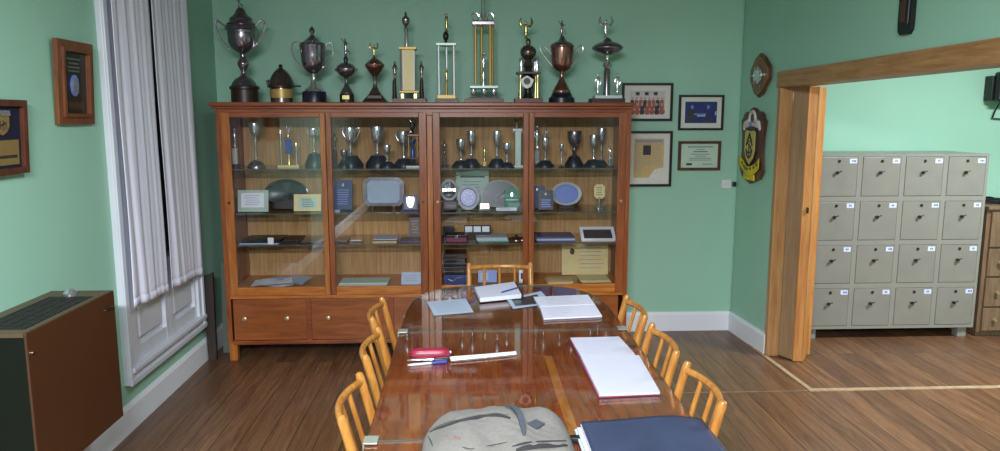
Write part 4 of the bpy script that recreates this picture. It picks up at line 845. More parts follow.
m = MB().box(2.092, 2.118, YB-.03, YB, 1.168, 1.205, .005); m.build('plug', 'black', r)
tag(MB().tube([(2.118, YB-.008, 2.9), (2.12, YB-.008, 2.0), (2.121, YB-.008, 1.25), (2.122, YB-.008, 1.19), (2.122, YB-.008, .16)], .004, 6).build('wall_cable', 'wall'), 'thin painted cable running down the room corner past the socket', 'cable')
# ------------------------------------------------------------------ shields and hanging piece on the right wall
NR = Vector((-1, 0, 0)); UR = Vector((0, -1, 0))     # u towards the camera
r = thing('wall_shield', 'small elongated hexagonal wooden shield with pale crest, hung above the longer shield', 'plaque', (XR, 5.36, 1.855))
UR = Vector((0, -1.12, 0)); XS = 2.146; o = Vector((XS, 5.355, 2.01))
hexp = lambda f: [(x*f, z_*f) for x, z_ in ((.0, .158), (.075, .125), (.165, .05), (.165, -.03), (.075, -.13), (0, -.158), (-.075, -.125), (-.15, -.03), (-.15, .05), (-.075, .125))]
MB().prism(hexp(1), o, UR, Z, NR*.016).build('board', 'plaque', r); MB().prism(hexp(.9), o+NR*.016, UR, Z, NR*.008).build('front_board', 'plaql', r)
m = MB().disc(o+NR*.024+Vector((0, 0, .0)), UR, Z, NR*.007, .07, .06).disc(o+NR*.031, UR, Z, NR*.005, .045, .04); m.build('crest', 'silver', r)
m = MB()
for k in range(6): t_ = k*PI/3; m.tube([o+NR*.034+UR*.05*math.cos(t_)+Vector(Z)*.045*math.sin(t_), o+NR*.034+UR*.075*math.cos(t_)+Vector(Z)*.068*math.sin(t_)], .008, 6)
m.build('crest_leaves', 'silver', r); MB().obox(o+NR*.025-Vector((0, 0, .095)), UR*.03, Vector(Z)*.016, NR*.002).build('name_plate', 'bronze', r)
r = thing('wall_shield', 'long scalloped wooden shield with cream monogram crest and yellow ribbon beside the doorway', 'plaque', (XR, 5.42, 1.218))
UR = Vector((0, -1.27, 0)); o = Vector((XS, 5.42, 1.50)); pr = []
for z_, hw in ((.255, .06), (.272, .03), (.28, 0.0)): pass
half = [(0, .28), (.035, .268), (.06, .245), (.1, .25), (.135, .232), (.15, .20), (.175, .185), (.165, .12), (.155, .05), (.15, -.05), (.158, -.12), (.172, -.18), (.15, -.215), (.13, -.24), (.085, -.255), (.05, -.268), (0, -.285)]
MB().prism(half+[(-x, z_) for x, z_ in half[-2:0:-1]], o, UR, Z, NR*.022).build('board', 'plaque', r)
m = MB(); c = o+NR*.022+Vector(Z)*.165
m.tube([c+UR*.045*math.cos(t_)+Vector(Z)*(.03+.055*math.sin(t_)) for t_ in [i*PI/8 for i in range(-1, 10)]], .013, 8)
for q_ in (-1, 1): m.tube([c+UR*q_*.045+Vector(Z)*.02, c+UR*q_*.1+Vector(Z)*.0, c+UR*q_*.12-Vector(Z)*.05], [.016, .02, .012], 8); m.tube([c+UR*q_*.02-Vector(Z)*.01, c+UR*q_*.09-Vector(Z)*.02], .016, 8)
m.build('white_relief', 'pinkw', r); MB().ball(c+NR*.004+Vector((0, 0, -.005)), .022).build('relief_centre', 'bluel', r)
sh = [(-.085, .12), (-.06, .135), (0, .128), (.06, .135), (.085, .12), (.085, -.03), (.06, -.09), (0, -.145), (-.06, -.09), (-.085, -.03)]
cs = o+NR*.022-Vector(Z)*.01
MB().prism(sh, cs, UR, Z, NR*.012).build('shield_edge', 'ebony', r); MB().prism([(x*.9, z_*.9) for x, z_ in sh], cs+NR*.012, UR, Z, NR*.004).build('shield', 'crestc', r)
m = MB(); c = cs+NR*.017; P2 = lambda a, b: c+UR*a+Vector(Z)*b
m.tube([P2(-.045, .01), P2(0, .1), P2(.045, .01)], .0055, 6).tube([P2(-.03, .04), P2(.03, .04)], .0045, 6)
m.tube([P2(.035, .055), P2(0, .07), P2(-.035, .05), P2(-.02, .02), P2(.025, .0), P2(.035, -.03), P2(0, -.05), P2(-.035, -.035)], .005, 6)
m.tube([P2(0, .02), P2(0, -.08)], .005, 6).tube([P2(-.045, -.02), P2(-.03, -.065), P2(0, -.085), P2(.03, -.065), P2(.045, -.02)], .005, 6)
m.build('monogram', 'black', r)
m = MB(); c = o+NR*.022-Vector(Z)*.165
def rib(u, v_): x = -.155+.31*u; return tuple(c+UR*x+Vector(Z)*(-.045+.075*v_-.05*math.cos(x*13)+.03)+NR*(.006+.014*math.cos(x*16)**2))
m.grid(rib, 24, 5); m.build('ribbon', 'yellow', r).modifiers.new('thickness', 'SOLIDIFY').thickness = .004
m = MB()
for q_ in (-1, 1): m.obox(c+UR*q_*.045-Vector(Z)*.07+NR*.008, UR*.035, Vector(Z)*.022, NR*.006, .003)
m.build('ribbon_tails', 'yellow', r)
m = MB()
for i in range(7): x = -.11+.22*i/6; m.obox(c+UR*x+Vector(Z)*(.01-.045*math.cos(x*13)+.025)+NR*(.0125+.014*math.cos(x*16)**2), UR*.008, Vector(Z)*.01, NR*.0012)
m.build('ribbon_letters', 'ebony', r)
r = thing('hanging_ornament', 'long narrow black wooden ornament hung on the wall above the door header', 'ornament', (XR, 3.62, 2.112))
UR = Vector((0, -1, 0)); o = Vector((2.16, 3.60, 2.112))
MB().prism([(-.032, .0), (.032, .0), (.05, .02), (.053, .06), (.053, .72), (-.053, .72), (-.053, .06), (-.05, .02)], o, UR, Z, NR*.024).build('board', 'black', r)
MB().prism([(-.028, .06), (.004, .06), (.006, .7), (-.03, .7)], o+NR*.024, UR, Z, NR*.003).build('brown_inlay', 'plaque', r)
m = MB().tube([o+NR*.024+UR*.03+Vector(Z)*.05, o+NR*.024+UR*.034+Vector(Z)*.7], .008, 8); m.build('side_bead', 'navy', r)
# ------------------------------------------------------------------ folding door pushed open at the jamb
r = thing('folding_door', 'wooden accordion door folded back against the jamb of the wide opening', 'door', (2.33, 4.97, 0))
pts = [(2.247, 5.018), (2.300, 4.903), (2.356, 4.886), (2.445, 5.02), (2.47, 5.02)]
for i, (mt, z0) in enumerate((('fold_shade', .012), ('fold', .006), ('fold', .006), ('fold', .012))):
    p0, p1 = Vector((*pts[i], 0)), Vector((*pts[i+1], 0)); dd = p1-p0; nn = Vector((dd.y, -dd.x, 0)).normalized()*.006
    m = MB().add([p0-nn+Vector((0, 0, z0)), p1-nn+Vector((0, 0, z0)), p1+nn+Vector((0, 0, z0)), p0+nn+Vector((0, 0, z0))]+[q_+Vector((0, 0, 1.912)) for q_ in (p0-nn, p1-nn, p1+nn, p0+nn)], [(3, 2, 1, 0), (4, 5, 6, 7), (0, 1, 5, 4), (1, 2, 6, 5), (2, 3, 7, 6), (3, 0, 4, 7)], False)
    m.build('panel', mt, r)
for x_, y_ in pts[1:3]: MB().lathe(x_, y_, [(.006, .008), (1.91, .008)], 10).build('hinge_edge', 'fold', r)
m = MB().box(2.320, 2.332, 4.876, 4.893, 1.06, 1.1, .003); m.build('handle', 'dark', r)
# ------------------------------------------------------------------ lockers in the next room
LY = 5.39; LX0, LX1 = 2.617, 3.944
lk = thing('locker_cabinet', 'grey green metal locker unit of sixteen small numbered doors in the next room', 'locker', ((LX0+LX1)/2, 5.64, 0))
m = MB().box(LX0, LX1, LY+.02, 5.86, .085, 1.435, .003)
xs = [2.642+.330*i for i in range(4)]; zs = [1.120-.336*i for i in range(4)]; DW, DH = .287, .293
for i in range(5):
    a = LX0 if i == 0 else xs[i-1]+DW+.003; b = LX1 if i == 4 else xs[i]-.003
    m.box(a, b, LY, LY+.021, .085, 1.435)
for j in range(5):
    b = 1.435 if j == 0 else zs[j-1]-.003; a = .085 if j == 4 else zs[j]+DH+.003
    m.box(LX0, LX1, LY-.0003, LY+.021, a, b)
m.build('body', 'locker', lk)
MB().box(LX0+.01, LX1-.01, LY+.016, LY+.0205, .1, 1.42).build('door_gaps', 'lockerd', lk)
for a in (LX0+.02, LX1-.10):
    for y_ in (LY+.03, 5.76): MB().box(a, a+.07, y_, y_+.07, 0, .086, .003).build('foot', 'locker', lk)
for j in range(4):
    for i in range(4):
        x0, z0 = xs[i], zs[j]; cx_ = x0+DW*.5
        dr = MB().box(x0, x0+DW, LY-.003, LY+.016, z0, z0+DH, .0025).build('locker_door', 'lockerdoor', lk)
        MB().tube([(cx_, LY-.003, z0+DH-.03), (cx_, LY-.008, z0+DH-.03)], .011, 12).build('lock', 'dark', dr)
        kz = z0+DH-.115
        m = MB().tube([(cx_-.018, LY-.003, kz), (cx_-.018, LY-.018, kz), (cx_-.018, LY-.022, kz), (cx_-.018, LY-.03, kz)], [.007, .007, .013, .011], 12)
        m.tube([(cx_-.012, LY-.024, kz+.004), (cx_+.012, LY-.028, kz+.012)], .004, 8)
        m.build('knob', 'dark', dr)
        tg = MB().box(x0+DW-.064, x0+DW-.008, LY-.0045, LY-.003, z0+DH-.047, z0+DH-.012).build('number_label', 'tag', dr)
        m = MB()
        for k in range(2 if (i+j) % 3 else 3): m.box(x0+DW-.045+.011*k, x0+DW-.038+.011*k, LY-.005, LY-.0045, z0+DH-.036, z0+DH-.022)
        m.build('number_print', 'blueink', tg)
dc = thing('drawer_cabinet', 'grey brown wooden drawer unit standing right of the grey lockers', 'cabinet', (4.3, 5.64, 0))
DX0, DX1 = 3.985, 4.58
MB().box(DX0, DX1, LY+.02, 5.86, .04, 1.01, .003).build('body', 'drawcab', dc); MB().box(DX0-.01, DX1+.01, LY-.01, 5.87, 1.01, 1.035, .004).build('top', 'drawcab', dc); MB().box(DX0+.02, DX1-.02, LY+.05, 5.84, 0, .041).build('plinth', 'drawcab', dc)
for z0, z1 in ((.72, .99), (.49, .705), (.25, .475), (.055, .235)):
    dr = MB().box(DX0+.03, DX1-.02, LY, LY+.021, z0, z1, .003).build('drawer', 'drawcab', dc)
    for xx in (4.10, 4.46): MB().tube([(xx, LY, (z0+z1)/2), (xx, LY-.012, (z0+z1)/2), (xx, LY-.016, (z0+z1)/2), (xx, LY-.03, (z0+z1)/2)], [.006, .006, .016, .014], 12).build('knob', 'brassk', dr)
tp = []
for i in range(60): a = i*.62; tp.append((4.15+.1*math.cos(a)+.02*math.sin(a*3.1), 5.58+.08*math.sin(a), 1.042+.0006*i+.005*math.sin(a*2.3)))
tp = [(4.5, 5.85, 1.06)]+tp
tag(MB().tube(tp, .0065, 6).build('cable_coil', 'black'), 'coiled black cables on top of the wooden drawer unit', 'cable')
r = thing('wall_device', 'black wall-mounted box with pale blue front, high on the next room wall', 'device', (4.36, YB2, 1.83))
MB().box(4.25, 4.30, 5.86, YB2, 1.84, 2.04, .008).build('bracket', 'black', r); MB().box(4.27, 4.60, 5.80, 5.88, 1.83, 2.07, .02).build('body', 'black', r); MB().box(4.278, 4.592, 5.792, 5.802, 1.85, 2.05, .008).build('front_panel', 'device', r)
m = MB().tube([(4.36, 5.9, 1.83), (4.345, 5.925, 1.76), (4.33, 5.93, 1.70), (4.36, 5.935, 1.695), (4.45, 5.94, 1.69)], .006, 7); m.build('cable', 'black', r)
# ------------------------------------------------------------------ the table
TX, TYC, HW, ZT = .203, 2.605, .503, .780
tb = thing('meeting_table', 'long polished red brown table under sectioned glass with rounded far end', 'table', (TX, TYC, 0))
hp = [(HW, 3.37), (HW-.004, 3.52), (HW-.016, 3.66), (HW-.045, 3.79), (HW-.095, 3.895), (HW-.17, 3.965), (HW-.27, 4.01), (HW-.38, 4.035), (0, 4.05)]
def outline(y0, y1, inset=0.):
    """clip the table outline between y0 and y1"""
    f = (HW-inset)/HW
    full = [(TX+x*f, TYC+(y-TYC)*(1-inset/1.445)) for x, y in hp]
    right_far = full; left_far = [(2*TX-x, y) for x, y in full[-2::-1]]
    pts = right_far+left_far+[(2*TX-x, 2*TYC-y) for x, y in full]+[(x, 2*TYC-y) for x, y in full[-2::-1]]
    def clip(pl, yy, keep_above):
        out = []
        for i in range(len(pl)):
            a, b = pl[i-1], pl[i]; ia = (a[1] >= yy) == keep_above; ib = (b[1] >= yy) == keep_above
            if ia != ib: t_ = (yy-a[1])/(b[1]-a[1]); out.append((a[0]+(b[0]-a[0])*t_, yy))
            if ib: out.append(b)
        return out
    return clip(clip(pts, y0, True), y1, False)
Y1, Y2 = 2.05, 3.155
secs = ((1.1, Y1-.0006), (Y1+.0006, Y2-.0006), (Y2+.0006, 4.1))
for a, b in secs: MB().prism(outline(a, b), (0, 0, ZT-.042), X, Yv, (0, 0, .036)).build('tabletop', 'table', tb)
for a, b in secs:
    m = MB().prism(outline(a, b, .002), (0, 0, ZT-.0055), X, Yv, (0, 0, .0055)); m.mi = [0, 0]+[1]*(len(m.mi)-2); m.build('glass_sheet', ['tglass', 'edge'], tb)
g0, g1 = atz(555, 372, ZT), atz(578, 436, ZT)
m = MB().box(.302, .334, Y1+.003, Y2-.35, ZT-.007, ZT-.0056); m.build('inlay_strip', 'tablestrip', tb)
for yj in (Y1, Y2):
    for q_ in (-1, 1):
        xe = TX+q_*HW
        m = MB().box(min(xe+q_*.006, xe-q_*.036), max(xe+q_*.006, xe-q_*.036), yj-.026, yj+.026, ZT-.001, ZT+.003, .001)
        m.box(min(xe+q_*.001, xe+q_*.006), max(xe+q_*.001, xe+q_*.006), yj-.026, yj+.026, ZT-.04, ZT+.002); m.build('glass_clip', 'clip', tb)
ins = outline(1.3, 3.9, .1)
m = MB()
for i in range(len(ins)):
    a, b = Vector((*ins[i-1], 0)), Vector((*ins[i], 0)); dd = (b-a)
    if dd.length < .01: continue
    nn = Vector((-dd.y, dd.x, 0)).normalized()*.011
    m.obox((a+b)/2+Vector((0, 0, ZT-.085)), dd/2, nn, Vector(Z)*.043)
m.build('apron', 'tableleg', tb)
for xx in (TX-.36, TX+.36):
    for yy in (1.45, 3.76): MB().prism([(-.035, -.035), (.035, -.035), (.035, .035), (-.035, .035)], (xx, yy, 0), X, Yv, (0, 0, ZT-.042)).build('leg', 'tableleg', tb)
# ------------------------------------------------------------------ chairs
def make_chair():
    t = thing('dining_chair', '-', 'chair', (0, 0, 0), 'honey wood chairs round the table')
    def seat(u, v_): return None
    m = MB().box(-.205, .205, -.185, .215, .432, .458, .012); m.build('seat', 'chair', t)
    for q_ in (-1, 1):
        m = MB().tube([(q_*.168, -.235, 0), (q_*.172, -.195, .25), (q_*.175, -.172, .44), (q_*.176, -.2, .62), (q_*.176, -.255, .84), (q_*.176, -.264, .872), (q_*.176, -.268, .884), (q_*.176, -.269, .888)], [.0125, .015, .0165, .0155, .0145, .0145, .011, .004], 12)
        m.build('back_post', 'chair', t)
        MB().tube([(q_*.18, .2, 0), (q_*.175, .18, .435)], [.0135, .018], 12).build('front_leg', 'chair', t)
    bow = lambda x, a, y: y-a*(1-(x/.176)**2)
    def rail(z_, y_, a, r0, r1, nm):
        pts = [(-.176+.352*i/14, bow(-.176+.352*i/14, a, y_), z_) for i in range(15)]
        m = MB(); m.tube(pts, 1., 10)
        # squash the round section into a bent board
        for k, p in enumerate(m.v):
            c_ = Vector(pts[k//10]); d_ = Vector(p)-c_; m.v[k] = tuple(c_+Vector((d_.x*r0, d_.y*r0, d_.z*r1)))
        return m.build(nm, 'chair', t)
    rail(.857, -.258, .042, .0105, .0135, 'top_rail'); rail(.565, -.19, .03, .009, .015, 'lower_rail')
    for xx in (-.088, 0, .088):
        MB().tube([(xx, bow(xx, .03, -.19), .565), (xx, bow(xx, .042, -.258), .855)], .0085, 8).build('spindle', 'chair', t)
    for q_ in (-1, 1): MB().tube([(q_*.171, -.2, .22), (q_*.178, .19, .22)], .010, 8).build('stretcher', 'chair', t)
    return t
chair0 = make_chair()
def copy_tree(o, parent=None):
    c = o.copy(); C.objects.link(c); c.parent = parent
    for ch in list(o.children): copy_tree(ch, c)
    return c
spots = [(-.090, 2.155, -90, 'wooden spindle-back chair nearest the camera on the window side of the table'),
         (-.094, 2.685, -90, 'wooden spindle-back chair in the middle of the window side of the table'),
         (-.132, 3.175, -90, 'farthest wooden spindle-back chair on the window side, nearest the cabinet drawers'),
         (.484, 3.165, 90, 'farthest wooden spindle-back chair on the doorway side of the table'),
         (.484, 2.690, 90, 'wooden spindle-back chair in the middle of the doorway side of the table'),
         (.486, 2.215, 90, 'wooden spindle-back chair on the doorway side beside the navy folder'),
         (.186, 3.868, 180, 'wooden chair at the head of the table with its back to the cabinet')]
for i, (x, y, a, lab) in enumerate(spots):
    o = chair0 if i == 0 else copy_tree(chair0)
    o.location = (x, y, 0); o.rotation_euler = (0, 0, math.radians(a)); o['label'] = lab
# ------------------------------------------------------------------ things on the table
def quad_slab(name, mt, pts, zt, th, parent, grow=0., sub=True):
    """sheet or block whose top corners were measured at height zt"""
    c = [atz(px, py, zt) for px, py in pts]; mid = sum(c, Vector())/len(c)
    c = [mid+(p-mid)*(1+grow) for p in c]
    return MB().prism([(p.x, p.y) for p in c], (0, 0, zt-th), X, Yv, (0, 0, th)).build(name, mt, parent)
def quad_lines(name, mt, pts, zt, n, parent, f0=.1, f1=.9, wid=.0017, v0=.12, v1=.9):
    a, b, c, d = [atz(px, py, zt) for px, py in pts]; m = MB(); rg = random.Random(n)
    for i in range(n):
        t_ = v0+(v1-v0)*(i+.5)/n; l = a.lerp(d, t_); r_ = b.lerp(c, t_); p0 = l.lerp(r_, f0+rg.uniform(0, .05)); p1 = l.lerp(r_, f1-rg.uniform(0, .25))
        dd = (p1-p0); nn = Vector((-dd.y, dd.x, 0)).normalized()*wid
        m.add([p0-nn, p1-nn, p1+nn, p0+nn], [(0, 1, 2, 3)], False)
    return m.build(name, mt, parent)
ZS = ZT+.0006
q = [(427, 301.7), (465.8, 298.4), (473.5, 312), (434, 315.3)]
r = thing('paper_sheet', 'single pale blue printed sheet lying alone near the far window-side corner', 'paper', atz(450, 307, ZS))
quad_slab('sheet', 'paper2', q, ZS+.001, .001, r); quad_lines('print', 'line', q, ZS+.0013, 9, r)
r = thing('notepad', 'thick white notepad with a dark cover and pen at the head of the table', 'notepad', atz(498, 290, ZS))
q = [(474.5, 287), (514.3, 281.6), (521.3, 294), (480, 298)]
quad_slab('cover', 'black', [(474, 289.5), (515.5, 284), (523.6, 297), (481.2, 301.5)], ZS+.006, .006, r, .0)
quad_slab('pages', 'paper_lit', q, ZS+.028, .022, r); quad_slab('back_cover_edge', 'navy', [(514.3, 281.6), (516.2, 281.6), (523.4, 294.2), (521.3, 294)], ZS+.028, .022, r)
a, b = atz(501, 292.5, ZS+.032), atz(518, 287.6, ZS+.032)
tag(MB().tube([a, a.lerp(b, .08), a.lerp(b, .1), b], [.001, .004, .0045, .0045], 8).build('pen', 'blueink'), 'dark violet pen lying on the white notepad', 'pen')
r = thing('picture_card', 'pale bordered card with a dark picture between the notepad and open papers', 'card', atz(525, 300, ZS))
q = [(506.6, 299.2), (541, 291), (552, 303), (513, 308.5)]
quad_slab('card', 'paper2', q, ZS+.0015, .0015, r); quad_slab('picture', 'dkglass', [(511.5, 299.6), (537, 294.2), (543, 303.3), (515.5, 306)], ZS+.0018, .0003, r)
r = thing('open_papers', 'two creased white printed sheets lying open at the far doorway-side corner', 'paper', atz(567, 306, ZS))
qa = [(533.4, 296.8), (588, 294.6), (594.6, 304), (539.8, 306.3)]; qb = [(540, 306.9), (594.8, 304.3), (602, 315.6), (543.6, 318.3)]
quad_slab('upper_sheet', 'paper_lit', qa, ZS+.010, .004, r); quad_slab('lower_sheet', 'paper_lit', qb, ZS+.008, .007, r)
quad_lines('upper_print', 'line', qa, ZS+.0104, 5, r, .15, .85, .0015); quad_lines('lower_print', 'line', qb, ZS+.0084, 4, r, .1, .6, .0015)
quad_slab('sheet_below', 'paper2', [(534, 299), (588, 296.6), (596, 306.5), (541, 310)], ZS+.004, .004, r)
r = thing('exercise_book', 'large open blank exercise book with dark red cover near the doorway-side edge', 'book', atz(612, 368, ZS))
quad_slab('cover', 'redb', [(570, 339.2), (620, 337.6), (637, 355), (640.5, 357), (661, 394), (598.5, 397.2)], ZS+.004, .004, r)
qa = [(570.5, 337.6), (619, 336.4), (635, 354), (581, 356)]; qb = [(581, 356.2), (639, 355), (660, 391.6), (599.5, 394)]
quad_slab('upper_page', 'paper', qa, ZS+.010, .006, r); quad_slab('lower_page', 'paper', qb, ZS+.013, .009, r)
quad_lines('upper_ruling', 'paper2', qa, ZS+.0102, 14, r, .08, 1.1, .0006); quad_lines('lower_ruling', 'paper2', qb, ZS+.0132, 18, r, .1, 1.1, .0006)
zc = ZS+.03; a, b = atz(411, 354, zc-.009), atz(448.5, 353, zc-.009); dv = (b-a).normalized()
r = thing('glasses_case', 'dark red glasses case lying on the table beside two pens', 'case', (a.lerp(b, .5).x, a.lerp(b, .5).y, ZS))
m = MB(); ctr = a.lerp(b, .5); ctr.z = ZS+.021
L_ = (b-a).length/2+.006; nn = Vector((-dv.y, dv.x, 0))
vs = []; fs = []; ns, sg = 13, 16
for i in range(ns):
    t_ = -1+2*i/(ns-1); rr_ = max(.02, (1-abs(t_)**6)**.5)
    for k in range(sg):
        an = 2*PI*k/sg; cy_, cz_ = math.cos(an), math.sin(an); se = lambda c_: math.copysign(abs(c_)**.7, c_)
        vs.append(ctr+dv*(t_*L_)+nn*(se(cy_)*.026*rr_)+Vector((0, 0, se(cz_)*.0205*(.4+.6*rr_))))
for i in range(ns-1):
    for k in range(sg): fs.append((i*sg+k, i*sg+(k+1) % sg, (i+1)*sg+(k+1) % sg, (i+1)*sg+k))
fs += [tuple(range(sg))[::-1], tuple((ns-1)*sg+k for k in range(sg))]
m.add(vs, fs, True).build('case_shell', 'red', r)
m = MB().tube([ctr+dv*(t_*L_*.94)+nn*.0 -nn*.0265+Vector((0, 0, .001)) for t_ in [-1+2*i/10 for i in range(11)]], .0012, 6); m.build('seam', 'black', r)
MB().ball(tuple(ctr+dv*(L_+.001)+Vector((0, 0, .004))), .006).build('clasp', 'silver', r)
def pen(label, p0, p1, mts, cut):
    a = atz(*p0, ZS+.005); b = atz(*p1, ZS+.005); r = thing('pen', label, 'pen', (a.lerp(b, .5).x, a.lerp(b, .5).y, ZS))
    MB().tube([a, a.lerp(b, .06), a.lerp(b, .1), a.lerp(b, cut)], [.0012, .0035, .0048, .005], 10).build('barrel', mts[0], r)
    MB().tube([a.lerp(b, cut), a.lerp(b, .97), b], [.0054, .0054, .004], 10).build('cap', mts[1], r)
    c = a.lerp(b, .97)+Vector((0, 0, .0065)); MB().tube([c, a.lerp(b, cut+.1)+Vector((0, 0, .0065))], .0015, 6).build('clip', mts[1], r)
pen('slim silver pen lying close in front of the dark red glasses case', (407, 360.2), (449, 359.3), ('silver', 'black'), .62)
pen('white ballpoint pen with a blue cap, nearest the camera of the two pens', (407.5, 365.2), (447, 361.6), ('paper', 'blueink'), .6)
r = thing('paper_strip', 'narrow folded white paper strip stretching from the glasses case across the table', 'paper', atz(483, 356, ZS))
quad_slab('strip', 'cardw', [(449.5, 356.6), (480, 354.3), (516, 351.2), (516.4, 353.4), (481, 357), (451, 359.8)], ZS+.004, .004, r); quad_slab('fold', 'paper2', [(449.8, 357.9), (516, 352), (516.2, 352.5), (450, 358.4)], ZS+.0046, .0006, r)
# ------------------------------------------------------------------ backpack
BX, BY, BA, BB, BH = .081, 1.915, .211, .212, .098
def bagz(x, y):
    u = (x-BX)/BA; v_ = (y-BY)/BB
    e = 2.6 if u < 0 else 4.5
    d_ = (abs(u)**e+abs(v_)**3.2)
    h = max(0., 1-d_)**.42
    lump = 1+.05*math.sin(9*u+2*v_)+.04*math.sin(5*v_-3*u+1)-.10*max(0, u-.35)+.05*math.exp(-((u+.3)**2+(v_-.2)**2)*4)
    return ZT+.008+BH*h*lump
def on_bag(px, py, lift=.001):
    z_ = ZT+.09
    for _ in range(25): p = atz(px, py, z_); z_ = .6*z_+.4*bagz(p.x, p.y)
    u, v_ = (p.x-BX)/BA, (p.y-BY)/BB; e = 2.6 if u < 0 else 4.5; d_ = abs(u)**e+abs(v_)**3.2
    x, y = p.x, p.y
    while d_ > .93:                        # keep trimmings on the cloth, never past its outline
        u *= .985; v_ *= .985; x, y = BX+u*BA, BY+v_*BB; d_ = abs(u)**e+abs(v_)**3.2
    return Vector((x, y, (z_ if (x, y) == (p.x, p.y) else bagz(x, y))+lift))
bg = thing('backpack', 'pale grey canvas backpack lying flat at the near end of the table', 'bag', (BX, BY, ZT))
vs = []; fs = []; nr, sg = 26, 84
for i in range(nr):
    f = math.sin(PI/2*i/(nr-1))
    for k in range(sg):
        t_ = 2*PI*k/sg; c_, s_ = math.cos(t_), math.sin(t_); e = 2.6 if c_ < 0 else 4.5
        lo, hi = 0., 1.6
        for _ in range(30):
            md = (lo+hi)/2
            if abs(md*c_)**e+abs(md*s_)**3.2 > 1: hi = md
            else: lo = md
        x = BX+BA*lo*f*c_; y = BY+BB*lo*f*s_; z_ = bagz(x, y) if i < nr-1 else ZT+.012
        z_ += .005*math.sin(26*x*4+9*math.sin(20*y))*f*(1-f)+.006*math.sin(31*y+5*math.sin(22*x))*f*f*(1-f)*2
        vs.append((x, y, z_))
for k in range(sg): p = Vector(vs[(nr-1)*sg+k]); c = Vector((BX, BY, ZT)); q_ = c+(p-c)*.95; vs.append((q_.x, q_.y, ZT+.001))
for i in range(nr):
    for k in range(sg): k2 = (k+1) % sg; fs.append((i*sg+k, i*sg+k2, (i+1)*sg+k2, (i+1)*sg+k))
fs.append(tuple(nr*sg+k for k in range(sg))[::-1])
m = MB(); m.add(vs, fs, True); m.build('canvas_body', 'clothn', bg)
def ribbon_on(name, mt, pts, w_, lift=.001, th=.003, parent=None, upx=0.):
    P_ = [on_bag(x, y, lift) for x, y in pts]; out = []
    for i in range(len(P_)-1):
        p0, p1, p2, p3 = P_[max(0, i-1)], P_[i], P_[i+1], P_[min(len(P_)-1, i+2)]
        for t_ in (0, .25, .5, .75): out.append(.5*((2*p1)+(p2-p0)*t_+(2*p0-5*p1+4*p2-p3)*t_*t_+(3*p1-p0-3*p2+p3)*t_**3))
    out.append(P_[-1]); m = MB(); n_ = len(out); vs = []; fs = []
    for i, p in enumerate(out):
        d_ = (out[min(i+1, n_-1)]-out[max(i-1, 0)]); s_ = Vector((-d_.y, d_.x, 0)).normalized()*w_*(.25+.75*min(1, 4*min(i, n_-1-i)/n_+.15))
        b_ = Vector((0, 0, upx*math.sin(PI*i/(n_-1))))
        e0, e1 = p+s_+b_, p-s_+b_
        vs += [e0, e1, e1+Vector((0, 0, th)), e0+Vector((0, 0, th))]
    for i in range(n_-1):
        for k in range(4): fs.append((4*i+k, 4*i+(k+1) % 4, 4*i+4+(k+1) % 4, 4*i+4+k))
    fs += [(3, 2, 1, 0), (4*n_-4, 4*n_-3, 4*n_-2, 4*n_-1)]
    m.add(vs, fs, False); return m.build(name, mt, parent or bg)
ribbon_on('zip', 'zip', [(430, 432), (437, 428.5), (446, 425.5), (458, 422), (471, 419), (484, 416.6), (497, 415.6), (506, 417.2), (510, 418.6)], .0068, .0)
ribbon_on('zip_flap', 'clothn', [(431, 429.5), (446, 423), (458, 419.6), (471, 416.6), (484, 414.2), (497, 413.2), (508, 415)], .005, .002, .004)
ribbon_on('carry_loop', 'strap', [(506, 408), (512, 410), (518, 416), (522, 425), (523.8, 436)], .0085, .001, .004, upx=.012)
ribbon_on('seam', 'zip', [(428, 436), (431, 442), (434, 449)], .0012, .0, .001)
ribbon_on('seam', 'zip', [(452, 443), (470, 449), (488, 446), (508, 442)], .0012, .0, .001)
ribbon_on('pocket_edge', 'zip', [(512, 447), (524, 443.5), (540, 442), (556, 441.5), (566, 441)], .004, .0, .002)
def patch(name, mt, pts, lift, th):
    P_ = [on_bag(x, y, lift) for x, y in pts]; n_ = len(P_); m = MB(); c = sum(P_, Vector())/n_
    m.add([p for p in P_]+[p+Vector((0, 0, th)) for p in P_], [tuple(range(n_))[::-1], tuple(range(n_, 2*n_))]+[(i, (i+1) % n_, n_+(i+1) % n_, n_+i) for i in range(n_)], False)
    return m.build(name, mt, bg)
patch('diamond_patch', 'strap', [(527, 424.4), (536, 420.4), (545, 424.6), (536.5, 429.6)], .001, .003)
ribbon_on('dark_pocket', 'zip', [(516, 451), (527, 448), (540, 446.5), (553, 446), (567, 445.5)], .012, .001, .002)
for q_ in ([(443.5, 441), (444.5, 436.6), (447, 435.8), (448.3, 438), (445.6, 439.2)], [(449.5, 440.6), (450.2, 438.2), (452, 438), (452.2, 440), (450, 440.9)], [(453.6, 440.4), (454.6, 436), (455.4, 436), (454.6, 440.4)], [(456.4, 440), (457, 437.6), (459, 437.6), (459.2, 439.6), (457.2, 440.3), (460.5, 439.4)]):
    P_ = [on_bag(x, y, .001) for x, y in q_]; MB().tube(P_, .0013, 5).build('stitched_lettering', 'stitch', bg)
a, b = atz(570, 434, ZT+.02), atz(583, 441, ZT+.006)
MB().obox((a.x*.5+b.x*.5, a.y*.5+b.y*.5, ZT+.009), (.035, .0, 0), (0, .012, 0), (0, 0, .008), .003).build('strap_buckle', 'black', bg)
ribbon_on('shoulder_strap', 'strap', [(559, 413), (563, 418), (566, 424), (567.5, 429)], .0055, .001, .005)
